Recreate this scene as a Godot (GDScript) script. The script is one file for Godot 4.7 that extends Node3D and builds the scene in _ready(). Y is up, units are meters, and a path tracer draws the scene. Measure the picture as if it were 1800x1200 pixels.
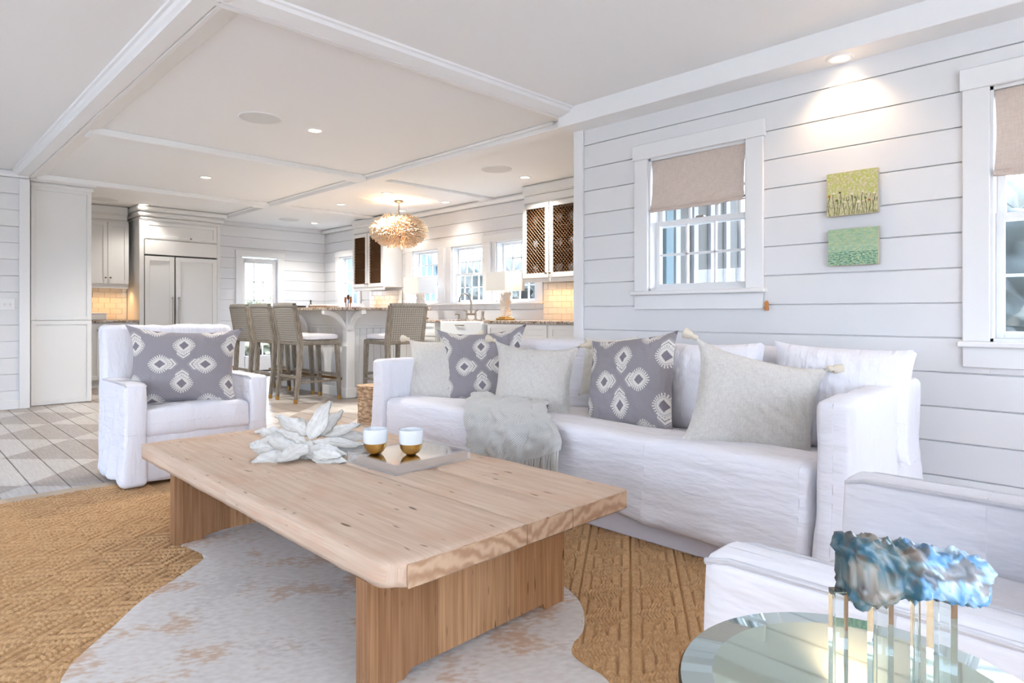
extends Node3D
# A white shiplap living room open to a kitchen. Units metres, y up.
# The camera stands at x 0, z 0; the sofa wall is the plane x 3.9, the kitchen lies towards -z.

var M = {}
var used = {}
var rng = RandomNumberGenerator.new()

func _ready():
	rng.seed = 7
	# ---------------------------------------------------------------- camera
	var cam = Camera3D.new()
	cam.name = "camera"
	var near = 0.05
	cam.set_frustum(near * 1200.0 / 1112.0, Vector2(0, -49.0 / 1112.0 * near), near, 200.0)
	cam.position = Vector3(0, 1.045, 0)
	cam.rotation_degrees = Vector3(0, -45, 0)
	cam.current = true
	add_child(cam)
	# ---------------------------------------------------------------- sky, exposure
	var env = Environment.new()
	env.background_mode = Environment.BG_SKY
	var sm = ProceduralSkyMaterial.new()
	sm.sky_top_color = Color(0.77, 0.865, 1.0)
	sm.sky_horizon_color = Color(0.895, 0.938, 1.0)
	sm.ground_bottom_color = Color(0.55, 0.55, 0.52)
	sm.ground_horizon_color = Color(0.82, 0.82, 0.80)
	sm.sky_energy_multiplier = 2.6
	sm.ground_energy_multiplier = 1.8
	var sky = Sky.new()
	sky.sky_material = sm
	env.sky = sky
	env.tonemap_mode = Environment.TONE_MAPPER_LINEAR
	env.tonemap_exposure = 1.78
	env.sdfgi_enabled = true
	env.ssao_enabled = true
	env.ssil_enabled = true
	var we = WorldEnvironment.new()
	we.name = "surroundings"
	we.environment = env
	add_child(we)
	# high sun behind the camera: it falls on the terrace and on the floor just inside the garden doors
	var sun = DirectionalLight3D.new()
	sun.name = "sun"
	sun.light_color = Color(1.0, 0.985, 0.965)
	sun.light_energy = 4.2
	sun.light_angular_distance = 1.5
	sun.shadow_enabled = true
	sun.sky_mode = DirectionalLight3D.SKY_MODE_LIGHT_ONLY
	add_child(sun)
	sun.look_at_from_position(Vector3(-1.0, 9.0, 5.2), Vector3.ZERO)
	materials()
	room()
	ceiling_beams()
	outside()
	kitchen()
	island()
	living()
	small_things()

# ==================================================================== helpers
func numbered(called):
	if not used.has(called):
		used[called] = 0
		return called
	used[called] += 1
	return "%s_%03d" % [called, used[called]]

func thing(called, label, category, at = Vector3.ZERO, basis = Basis(), group = ""):
	var o = Node3D.new()
	o.name = numbered(called)
	add_child(o)
	o.transform = Transform3D(basis, at)
	o.set_meta("label", label)
	o.set_meta("category", category)
	if group != "":
		o.set_meta("group", group)
	return o

func structure(called, at = Vector3.ZERO, basis = Basis(), label = ""):
	var o = Node3D.new()
	o.name = called
	add_child(o)
	o.transform = Transform3D(basis, at)
	o.set_meta("kind", "structure")
	if label != "":
		o.set_meta("label", label)
	return o

func part(called, mesh, mat, parent, at = Vector3.ZERO, basis = Basis(), label = ""):
	var o = MeshInstance3D.new()
	o.name = called
	o.mesh = mesh
	o.material_override = mat
	o.transform = Transform3D(basis, at)
	if label != "":
		o.set_meta("label", label)
	parent.add_child(o, true)
	return o

func duplicate_thing(o, at, basis, label):
	var c = o.duplicate()
	var base = o.name
	c.name = numbered(String(base))
	add_child(c)
	c.transform = Transform3D(basis, at)
	c.set_meta("label", label)
	return c

func facing(n):
	return Basis(Vector3.UP.cross(n), Vector3.UP, n)

func turn(deg):
	return Basis(Vector3.UP, deg_to_rad(deg))

func st():
	var s = SurfaceTool.new()
	s.begin(Mesh.PRIMITIVE_TRIANGLES)
	s.set_smooth_group(-1)
	return s

func done(s):
	s.generate_normals()
	return s.commit()

# a flat polygon facing out_dir
func poly(s, pts, out_dir, uvs = null):
	var n = (pts[2] - pts[0]).cross(pts[1] - pts[0])
	var idx = range(pts.size())
	if n.dot(out_dir) < 0:
		idx.reverse()
	for k in range(1, pts.size() - 1):
		for i in [idx[0], idx[k], idx[k + 1]]:
			if uvs != null:
				s.set_uv(uvs[i])
			else:
				s.set_uv(Vector2.ZERO)
			s.add_vertex(pts[i])

# a box with chamfered edges; uv in metres, u along the axis "grain"
func cbox(s, c, size, ch = 0.0, grain = 0, uvo = Vector2.ZERO, rot = Basis()):
	var h = size * 0.5
	ch = min(ch, min(h.x, min(h.y, h.z)) * 0.98)
	var ax = [Vector3.RIGHT, Vector3.UP, Vector3.BACK]
	for a in 3:
		var b = (a + 1) % 3
		var d = (a + 2) % 3
		for sg in [-1.0, 1.0]:
			var pts = []
			var uvs = []
			for q in [[-1, -1], [1, -1], [1, 1], [-1, 1]]:
				var p = ax[a] * h[a] * sg + ax[b] * (h[b] - ch) * q[0] + ax[d] * (h[d] - ch) * q[1]
				pts.append(c + rot * p)
				uvs.append(uv_of(p + c, a, grain) + uvo)
			poly(s, pts, rot * ax[a] * sg, uvs)
	if ch <= 0.0:
		return
	for a in 3:
		var b = (a + 1) % 3
		var d = (a + 2) % 3
		for sb in [-1.0, 1.0]:
			for sd in [-1.0, 1.0]:
				var pts = []
				var uvs = []
				for q in [[-1, 0], [1, 0], [1, 1], [-1, 1]]:
					var p = ax[a] * (h[a] - ch) * q[0]
					if q[1] == 0:
						p += ax[b] * h[b] * sb + ax[d] * (h[d] - ch) * sd
					else:
						p += ax[b] * (h[b] - ch) * sb + ax[d] * h[d] * sd
					pts.append(c + rot * p)
					uvs.append(uv_of(p + c, b, grain) + uvo)
				poly(s, pts, rot * (ax[b] * sb + ax[d] * sd), uvs)
	for sx in [-1.0, 1.0]:
		for sy in [-1.0, 1.0]:
			for sz in [-1.0, 1.0]:
				var sgn = Vector3(sx, sy, sz)
				var pts = []
				var uvs = []
				for a in 3:
					var p = Vector3((h.x - ch) * sx, (h.y - ch) * sy, (h.z - ch) * sz)
					p[a] = h[a] * sgn[a]
					pts.append(c + rot * p)
					uvs.append(uv_of(p + c, 1, grain) + uvo)
				poly(s, pts, rot * sgn, uvs)

func uv_of(p, a, grain):
	if a == grain:
		return Vector2(p[(grain + 1) % 3], p[(grain + 2) % 3])
	return Vector2(p[grain], p[3 - a - grain])

func boxm(size, ch = 0.004, grain = 0, c = Vector3.ZERO):
	var s = st()
	cbox(s, c, size, ch, grain)
	return done(s)

# joined boxes given as [centre, size]
func boxesm(list, ch = 0.003, grain = 0):
	var s = st()
	for b in list:
		cbox(s, b[0], b[1], ch, grain)
	return done(s)

# box from corner to corner
func span(a, b, ch = 0.003, grain = 0):
	var lo = Vector3(min(a.x, b.x), min(a.y, b.y), min(a.z, b.z))
	var hi = Vector3(max(a.x, b.x), max(a.y, b.y), max(a.z, b.z))
	var s = st()
	cbox(s, (lo + hi) * 0.5, hi - lo, ch, grain)
	return done(s)

func grid_mesh(f, nu, nv, double_sided = false):
	var v = PackedVector3Array()
	var uv = PackedVector2Array()
	var idx = PackedInt32Array()
	for j in nv + 1:
		for i in nu + 1:
			var a = float(i) / nu
			var b = float(j) / nv
			v.append(f.call(a, b))
			uv.append(Vector2(a, b))
	for j in nv:
		for i in nu:
			var p = j * (nu + 1) + i
			idx.append_array([p, p + 1, p + nu + 1, p + 1, p + nu + 2, p + nu + 1])
	return smooth(v, uv, idx)

func smooth(v, uv, idx, welded = true):
	# normals from the faces, welding vertices in the same place
	var n = PackedVector3Array()
	n.resize(v.size())
	var weld = {}
	var key = PackedInt32Array()
	key.resize(v.size())
	for i in v.size():
		if not welded:
			key[i] = i
			continue
		var k = Vector3i((v[i] * 20000.0).round())
		if not weld.has(k):
			weld[k] = i
		key[i] = weld[k]
	for t in range(0, idx.size(), 3):
		var a = v[idx[t]]
		var fn = (v[idx[t + 2]] - a).cross(v[idx[t + 1]] - a)
		for q in 3:
			n[key[idx[t + q]]] += fn
	for i in v.size():
		if key[i] != i:
			n[i] = n[key[i]]
	for i in v.size():
		n[i] = n[i].normalized() if n[i].length_squared() > 1e-20 else Vector3.UP
	var arr = []
	arr.resize(Mesh.ARRAY_MAX)
	arr[Mesh.ARRAY_VERTEX] = v
	arr[Mesh.ARRAY_NORMAL] = n
	arr[Mesh.ARRAY_TEX_UV] = uv
	arr[Mesh.ARRAY_INDEX] = idx
	var m = ArrayMesh.new()
	m.add_surface_from_arrays(Mesh.PRIMITIVE_TRIANGLES, arr)
	return m

# turned profile of (radius, height), smooth
func lathe(profile, seg = 24):
	var v = PackedVector3Array()
	var uv = PackedVector2Array()
	var idx = PackedInt32Array()
	for j in profile.size():
		for i in seg + 1:
			var a = TAU * i / seg
			v.append(Vector3(cos(a) * profile[j].x, profile[j].y, sin(a) * profile[j].x))
			uv.append(Vector2(float(i) / seg, float(j) / (profile.size() - 1)))
	for j in profile.size() - 1:
		for i in seg:
			var p = j * (seg + 1) + i
			idx.append_array([p, p + 1, p + seg + 1, p + 1, p + seg + 2, p + seg + 1])
	return smooth(v, uv, idx)

func tube_into(s, pts, radii, seg = 8):
	var rings = []
	for k in pts.size():
		var dir = (pts[min(k + 1, pts.size() - 1)] - pts[max(k - 1, 0)]).normalized()
		var u = dir.cross(Vector3.UP if abs(dir.y) < 0.9 else Vector3.RIGHT).normalized()
		var w = dir.cross(u)
		var ring = []
		for i in seg:
			var a = TAU * i / seg
			ring.append(pts[k] + (u * cos(a) + w * sin(a)) * (radii[k] if radii is Array else radii))
		rings.append(ring)
	for k in pts.size() - 1:
		for i in seg:
			var j = (i + 1) % seg
			var q = [rings[k][i], rings[k][j], rings[k + 1][j], rings[k + 1][i]]
			poly(s, q, (q[0] + q[2]) * 0.5 - (pts[k] + pts[k + 1]) * 0.5, [Vector2(0, 0), Vector2(0.1, 0), Vector2(0.1, 0.1), Vector2(0, 0.1)])
	for e in [0, pts.size() - 1]:
		poly(s, rings[e], pts[e] - pts[1 if e == 0 else e - 1])

func tube(pts, radii, seg = 8):
	var s = st()
	tube_into(s, pts, radii, seg)
	return done(s)

# a block of soft upholstery: rounded box, subdivided, pushed about by f(p, n)
func softbox(size, r, step, f = null):
	var v = PackedVector3Array()
	var uv = PackedVector2Array()
	var idx = PackedInt32Array()
	var h = size * 0.5
	r = min(r, min(h.x, min(h.y, h.z)) * 0.99)
	var inner = h - Vector3(r, r, r)
	var ax = [Vector3.RIGHT, Vector3.UP, Vector3.BACK]
	for a in 3:
		var b = (a + 1) % 3
		var d = (a + 2) % 3
		var nb = int(clamp(ceil(size[b] / step), 4, 90))
		var nd = int(clamp(ceil(size[d] / step), 4, 90))
		for sg in [-1.0, 1.0]:
			var first = v.size()
			for j in nd + 1:
				for i in nb + 1:
					var p = ax[a] * h[a] * sg + ax[b] * h[b] * (2.0 * i / nb - 1.0) + ax[d] * h[d] * (2.0 * j / nd - 1.0)
					var q = p.clamp(-inner, inner)
					var n = (p - q).normalized()
					p = q + n * r
					if f != null:
						p = f.call(p, n)
					v.append(p)
					uv.append(uv_of(p, a, 0))
			for j in nd:
				for i in nb:
					var k = first + j * (nb + 1) + i
					if sg > 0:
						idx.append_array([k, k + nb + 1, k + 1, k + 1, k + nb + 1, k + nb + 2])
					else:
						idx.append_array([k, k + 1, k + nb + 1, k + 1, k + nb + 2, k + nb + 1])
	return smooth(v, uv, idx)

func noise(freq, sd, oct = 3):
	var n = FastNoiseLite.new()
	n.noise_type = FastNoiseLite.TYPE_SIMPLEX_SMOOTH
	n.frequency = freq
	n.seed = sd
	n.fractal_octaves = oct
	return n

# ==================================================================== materials
func flat(color, rough = 0.6, metal = 0.0):
	var m = StandardMaterial3D.new()
	m.albedo_color = color
	m.roughness = rough
	m.metallic = metal
	return m

func tex(img):
	return ImageTexture.create_from_image(img)

func textured(img, rough, scale = Vector3.ONE, bump = null, bump_cm = 0.1):
	var m = StandardMaterial3D.new()
	m.albedo_texture = tex(img)
	m.roughness = rough
	m.uv1_scale = scale
	if bump != null:
		m.heightmap_enabled = true
		m.heightmap_texture = tex(bump)
		m.heightmap_scale = bump_cm
	return m

func triplanar(img, rough, scale, bump = null, bump_cm = 0.1, world = false):
	var m = textured(img, rough, Vector3(scale, scale, scale), bump, bump_cm)
	m.uv1_triplanar = true
	m.uv1_world_triplanar = world
	return m

func mixc(a, b, t):
	return a.lerp(b, clamp(t, 0.0, 1.0))

func image(w, h, f):
	var im = Image.create_empty(w, h, false, Image.FORMAT_RGB8)
	for y in h:
		for x in w:
			im.set_pixel(x, y, f.call(x, y))
	return im

func glow(color, energy):
	var m = StandardMaterial3D.new()
	m.albedo_color = color
	m.emission_enabled = true
	m.emission = color
	m.emission_energy_multiplier = energy
	return m

func glass(alpha, tint = Color(1, 1, 1)):
	var m = StandardMaterial3D.new()
	m.transparency = BaseMaterial3D.TRANSPARENCY_ALPHA
	m.albedo_color = Color(tint.r, tint.g, tint.b, alpha)
	m.roughness = 0.0
	return m

func materials():
	M.paint = flat(Color(0.935, 0.935, 0.935), 0.45)
	M.board = flat(Color(0.895, 0.895, 0.90), 0.5)
	M.board_b = flat(Color(0.888, 0.888, 0.895), 0.5)
	M.board_c = flat(Color(0.902, 0.901, 0.902), 0.5)
	M.trim = flat(Color(0.925, 0.925, 0.925), 0.35)
	M.ceil = flat(Color(0.945, 0.945, 0.945), 0.8)
	M.cabinet = flat(Color(0.90, 0.90, 0.895), 0.35)
	M.core = flat(Color(0.62, 0.61, 0.60), 0.9)
	M.pane = glass(0.04)
	M.brass = flat(Color(0.76, 0.60, 0.34), 0.3, 1.0)
	M.nickel = flat(Color(0.62, 0.58, 0.53), 0.28, 1.0)
	M.steel = flat(Color(0.75, 0.74, 0.72), 0.3, 1.0)
	M.dark = flat(Color(0.10, 0.09, 0.085), 0.5)
	M.lamp_glow = glow(Color(1.0, 0.93, 0.82), 5.0)
	M.warm_glow = glow(Color(1.0, 0.86, 0.66), 3.0)
	# bleached elm: long grain, checks and knots
	var g1 = noise(0.02, 3, 4)
	var g2 = noise(0.05, 5, 3)
	var g3 = noise(0.012, 8, 3)
	var g4 = noise(0.035, 21, 2)
	var wood = func(x, y, light, dark, mark):
		var n = g1.get_noise_2d(x * 0.16, y * 3.2) * 0.55 + g2.get_noise_2d(x * 0.10, y * 7.0) * 0.45
		var t = clamp(0.5 + n * 0.85, 0.0, 1.0)
		var c = mixc(light, dark, t)
		var b = g3.get_noise_2d(x * 0.5, y * 0.9)
		c = mixc(c, Color(0.78, 0.60, 0.48), max(0.0, b) * 0.5)
		var k = g4.get_noise_2d(x * 0.30 + 400.0, y * 1.5)
		if k > 0.64:
			c = mixc(c, mark, (k - 0.64) * 7.0)
		return c
	M.elm = textured(image(768, 384, func(x, y): return wood.call(x * 1.33, y * 1.33, Color(0.89, 0.80, 0.715), Color(0.785, 0.675, 0.575), Color(0.46, 0.35, 0.27))), 0.62, Vector3(0.5, 1.0, 1.0))
	M.elm_leg = textured(image(512, 512, func(x, y): return wood.call(x, y * 2.0, Color(0.82, 0.65, 0.475), Color(0.60, 0.425, 0.275), Color(0.24, 0.16, 0.11))), 0.65, Vector3(0.9, 1.0, 1.0))
	M.elm_end = textured(image(512, 256, func(x, y):
		var dx = x - 250.0
		var rr = sqrt(dx * dx * 1.6 + pow(y + 330.0, 2.0)) + g2.get_noise_2d(x * 0.4, y * 0.4) * 14.0
		var c = mixc(Color(0.83, 0.70, 0.575), Color(0.70, 0.55, 0.425), 0.5 + 0.5 * sin(rr * 0.24))
		if g4.get_noise_2d(x * 1.2, y * 0.12) > 0.68:
			c = Color(0.3, 0.2, 0.14)
		return c), 0.7, Vector3(1.2, 2.2, 1.0))
	var gw = noise(0.03, 31, 3)
	M.driftwood = triplanar(image(256, 256, func(x, y): return mixc(Color(0.60, 0.565, 0.515), Color(0.43, 0.40, 0.36), 0.5 + gw.get_noise_2d(x * 3.5, y * 0.4))), 0.6, 2.5)
	# rope weave of the stool backs
	M.rope = textured(image(128, 128, func(x, y):
		var cx = int(x / 8.0)
		var cy = int(y / 8.0)
		var fx = abs(fmod(x, 8.0) - 3.5) / 4.0
		var fy = abs(fmod(y, 8.0) - 3.5) / 4.0
		var edge = fy if (cx + cy) % 2 == 0 else fx
		return mixc(Color(0.64, 0.62, 0.585), Color(0.37, 0.355, 0.33), pow(edge, 2.5) + gw.get_noise_2d(x * 9.0, y * 9.0) * 0.2)), 0.8, Vector3(1, 1, 1), image(128, 128, func(x, y):
		var cx = int(x / 8.0)
		var cy = int(y / 8.0)
		var fx = abs(fmod(x, 8.0) - 3.5) / 4.0
		var fy = abs(fmod(y, 8.0) - 3.5) / 4.0
		var e = 1.0 - pow(fy if (cx + cy) % 2 == 0 else fx, 2.0)
		return Color(e, e, e)), 0.4)
	# painted floor: light and dark squares set on the diagonal, brushed paint over boards
	var gf = noise(0.02, 41, 4)
	var floor_img = image(640, 640, func(x, y):
		var X = x / 640.0
		var Z = y / 640.0
		var u = Z - X - 0.63
		var v = Z + X - 0.86 + 0.02
		var par = int(floor(u) + floor(v)) & 1
		var n = gf.get_noise_2d(x * 4.8, y * 0.35)
		var n2 = gf.get_noise_2d(x * 1.0 + 900.0, y * 1.0)
		var light = mixc(Color(0.83, 0.81, 0.785), Color(0.75, 0.725, 0.70), 0.5 + n * 0.9 + n2 * 0.3)
		var dark = mixc(Color(0.70, 0.66, 0.625), Color(0.60, 0.555, 0.525), 0.5 + n * 0.9 + n2 * 0.3)
		return light if par == 1 else dark)
	for k in 3:
		var fm = textured(floor_img, 0.30, Vector3.ONE)
		fm.albedo_color = [Color(1, 1, 1), Color(0.965, 0.96, 0.955), Color(0.985, 0.98, 0.985)][k]
		M["floor%d" % k] = fm
	M.floor_joint = flat(Color(0.34, 0.31, 0.29), 0.8)
	# jute
	var gj = noise(0.06, 51, 3)
	M.jute = textured(image(256, 256, func(x, y):
		var n = gj.get_noise_2d(x, y) * 0.6 + gj.get_noise_2d(x * 4.0, y * 4.0 + 70.0) * 0.7
		return mixc(Color(0.835, 0.68, 0.495), Color(0.745, 0.585, 0.41), 0.5 + n)), 0.95, Vector3(2.2, 2.2, 1))
	M.jute_border = flat(Color(0.78, 0.70, 0.60), 0.9)
	# cow hide
	var gh = noise(0.008, 61, 4)
	var gs = noise(0.05, 63, 3)
	var hide_img = image(512, 512, func(px, py):
		var x = px * 1.5
		var y = py * 1.5
		var base = gh.get_noise_2d(x * 0.8 + 50.0, y * 1.0)
		var streak = gs.get_noise_2d(x * 1.0 + y * 0.55, y * 2.4 - x * 1.2)
		var c = mixc(Color(0.88, 0.86, 0.835), Color(0.80, 0.765, 0.735), 0.5 + streak * 0.6)
		var p = base + streak * 0.42 + gh.get_noise_2d(x * 3.0, y * 3.0) * 0.2
		c = mixc(c, Color(0.77, 0.63, 0.51), clamp((p - 0.14) * 2.2, 0.0, 0.85))
		var grey = gh.get_noise_2d(x * 0.9 + 1500.0, y * 0.7 + 300.0)
		c = mixc(c, Color(0.77, 0.74, 0.72), clamp((grey + streak * 0.5 - 0.25) * 1.8, 0.0, 0.6))
		return c)
	M.hide = textured(hide_img, 0.7)
	M.hide.rim_enabled = true
	M.hide.rim = 0.3
	# cloths
	var gc = noise(0.012, 71, 4)
	var gc2 = noise(0.07, 73, 3)
	var crumple = image(384, 384, func(x, y):
		var e = 0.5 + gc.get_noise_2d(x * 1.9, y * 0.5) * 0.75 + gc2.get_noise_2d(x * 0.55, y * 0.16) * 0.22
		return Color(e, e, e))
	M.slip = flat(Color(0.92, 0.915, 0.935), 0.9)
	M.slip.heightmap_enabled = true
	M.slip.heightmap_texture = tex(crumple)
	M.slip.heightmap_scale = 0.55
	M.slip.uv1_scale = Vector3(1.5, 1.5, 1)
	M.slip.rim_enabled = true
	M.slip.rim = 0.15
	M.slip_base = flat(Color(0.86, 0.835, 0.85), 0.9)
	var linen = func(x, y, a, b):
		var n = gc2.get_noise_2d(x * 8.0, y * 0.7) * 0.5 + gc2.get_noise_2d(x * 0.7 + 300.0, y * 8.0) * 0.5
		return mixc(a, b, 0.5 + n)
	M.linen = textured(image(256, 256, func(x, y): return linen.call(x, y, Color(0.86, 0.84, 0.81), Color(0.765, 0.745, 0.715))), 0.95, Vector3(1, 1, 1), crumple, 0.35)
	M.shade_cloth = textured(image(256, 256, func(x, y): return linen.call(x, y, Color(0.86, 0.80, 0.755), Color(0.80, 0.735, 0.69))), 0.95)
	M.shade_cloth.backlight_enabled = true
	M.shade_cloth.backlight = Color(0.35, 0.32, 0.29)
	M.cream = flat(Color(0.90, 0.885, 0.85), 0.95)
	M.tassel = flat(Color(0.86, 0.815, 0.735), 0.95)
	M.ikat = textured(ikat(), 0.95, Vector3.ONE, crumple, 0.3)
	M.throw = textured(image(256, 256, func(x, y):
		var d = 0.5 + 0.5 * sin((x * 0.55 + y * 1.0) * 0.55)
		return mixc(Color(0.86, 0.855, 0.835), Color(0.61, 0.605, 0.59), d * 0.75 + gc2.get_noise_2d(x * 5.0, y * 5.0) * 0.4)), 0.95, Vector3(3, 3, 1))
	M.throw.rim_enabled = true
	M.throw.rim = 0.6
	M.fringe = flat(Color(0.82, 0.81, 0.78), 0.95)
	# stone
	var gg = noise(0.03, 81, 4)
	M.granite = triplanar(image(512, 256, func(x, y):
		var n = gg.get_noise_2d(x * 0.7, y) + gg.get_noise_2d(x * 4.0, y * 4.0) * 0.4
		var c = mixc(Color(0.80, 0.76, 0.71), Color(0.52, 0.42, 0.35), 0.35 + n)
		if gg.get_noise_2d(x * 1.7 + 300.0, y * 1.7) > 0.28:
			c = mixc(c, Color(0.17, 0.14, 0.13), 0.8)
		return c), 0.2, 1.4)
	M.tile = flat(Color(0.88, 0.86, 0.82), 0.2)
	M.leaf = triplanar(image(128, 128, func(x, y): return mixc(Color(0.90, 0.89, 0.865), Color(0.79, 0.77, 0.735), 0.5 + gw.get_noise_2d(x * 4.0, y * 0.8))), 0.85, 4.0)
	M.brown_inside = flat(Color(0.135, 0.09, 0.06), 0.8)
	M.wire = flat(Color(0.44, 0.31, 0.19), 0.5, 0.3)
	M.mirror_tray = flat(Color(0.86, 0.84, 0.82), 0.07, 1.0)
	M.acrylic = glass(0.10, Color(0.97, 0.97, 0.97))
	M.milk = flat(Color(0.90, 0.915, 0.92), 0.18)
	M.stump = triplanar(image(256, 256, func(x, y): return mixc(Color(0.80, 0.70, 0.585), Color(0.45, 0.33, 0.235), 0.42 + gw.get_noise_2d(x * 0.8, y * 2.2) + 0.35 * gw.get_noise_2d(x * 4.0, y * 3.0))), 0.8, 2.0)
	M.shade_white = flat(Color(0.88, 0.875, 0.86), 0.9)
	M.shade_white.backlight_enabled = true
	M.shade_white.backlight = Color(0.6, 0.59, 0.57)
	M.reed = flat(Color(0.93, 0.865, 0.775), 0.8)
	M.reed.backlight_enabled = true
	M.reed.backlight = Color(0.5, 0.4, 0.3)

# grey-mauve cloth with cream feathered lozenges, set in crosses
func ikat():
	var spots = []
	for c in [[0, 0], [-0.92, -1.0], [0.9, -1.0], [-0.92, 1.0], [0.9, 1.0]]:
		spots.append([c[0] - 0.41, c[1], 0.0])
		spots.append([c[0] + 0.41, c[1], PI])
		spots.append([c[0], c[1] - 0.5, PI * 0.5])
		spots.append([c[0], c[1] + 0.5, -PI * 0.5])
	var gn = noise(0.25, 91, 2)
	return image(640, 512, func(px, py):
		var X = px / 320.0 - 1.0
		var Y = py / 256.0 - 1.0
		var n = gn.get_noise_2d(px, py)
		var c = mixc(Color(0.63, 0.605, 0.62), Color(0.535, 0.515, 0.53), 0.5 + n)
		for s in spots:
			var dx = X - s[0]
			var dy = (Y - s[1]) * 0.86
			if dx * dx + dy * dy > 0.115:
				continue
			var a = dx * cos(s[2]) + dy * sin(s[2])
			var b = -dx * sin(s[2]) + dy * cos(s[2])
			var ring = pow(abs(a) / 0.20, 1.5) + pow(abs(b) / 0.185, 1.5)
			var teeth = 0.2 * sign(sin(atan2(b, a) * 26.0))
			var cream = mixc(Color(0.91, 0.89, 0.855), Color(0.82, 0.80, 0.77), 0.5 + n)
			if ring < 1.0 + teeth:
				c = cream
				if ring > 0.60 and ring < 0.70:
					c = Color(0.74, 0.715, 0.72)
				if abs(a) / 0.105 + abs(b) / 0.09 < 1.0:
					c = mixc(Color(0.545, 0.515, 0.545), Color(0.48, 0.455, 0.48), 0.5 + n)
			elif a > 0.0:
				var tail = a + abs(b) * 0.8
				if tail > 0.2 and tail < 0.33 and abs(b) < 0.12 and fmod(tail, 0.065) < 0.042:
					c = cream
		return c)

# ==================================================================== the room
# rectangles [u0, y0, u1, y1] that are left of an area when the openings are cut out
func cut(area, openings):
	var us = [area[0], area[2]]
	for o in openings:
		for e in [o[0], o[2]]:
			if e > area[0] and e < area[2]:
				us.append(e)
	us.sort()
	var rects = []
	for k in us.size() - 1:
		if us[k + 1] - us[k] < 0.001:
			continue
		var mid = (us[k] + us[k + 1]) * 0.5
		var spans = [[area[1], area[3]]]
		for o in openings:
			if mid > o[0] and mid < o[2]:
				var next = []
				for s in spans:
					if o[3] <= s[0] or o[1] >= s[1]:
						next.append(s)
						continue
					if o[1] > s[0]:
						next.append([s[0], o[1]])
					if o[3] < s[1]:
						next.append([o[3], s[1]])
				spans = next
		for s in spans:
			var joined = false
			for r in rects:
				if abs(r[2] - us[k]) < 0.001 and abs(r[1] - s[0]) < 0.001 and abs(r[3] - s[1]) < 0.001:
					r[2] = us[k + 1]
					joined = true
					break
			if not joined:
				rects.append([us[k], s[0], us[k + 1], s[1]])
	return rects

const ROW = 0.1795
const ROW0 = 0.0225

func wall(called, plane, n, u0, u1, y1, openings, boards, label, clad = null):
	var w = structure(called, plane, facing(n), label)
	for r in cut([u0, -0.02, u1, y1], openings):
		part("core", span(Vector3(r[0], r[1], -0.018), Vector3(r[2], r[3], -0.16), 0.0), M.paint, w)
	if not boards:
		for r in cut([u0, 0.0, u1, y1], openings):
			part("panel", span(Vector3(r[0], r[1], 0.0), Vector3(r[2], r[3], -0.018), 0.0), M.paint, w)
		return w
	var mats = [M.board, M.board_b, M.board_c]
	var k = 0
	var y = ROW0 - ROW
	while y < y1 - 0.01:
		var lo = max(y + 0.003, 0.0)
		var hi = min(y + ROW - 0.003, y1)
		y += ROW
		if hi - lo < 0.012:
			continue
		for r in cut([u0, lo, u1, hi], openings):
			if r[2] - r[0] > 0.01 and r[3] - r[1] > 0.008:
				k += 1
				part("shiplap_board", span(Vector3(r[0], r[1], 0.0), Vector3(r[2], r[3], -0.0175), 0.0025), mats[(k * 7 + k / 3) % 3], w)
	return w

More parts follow.
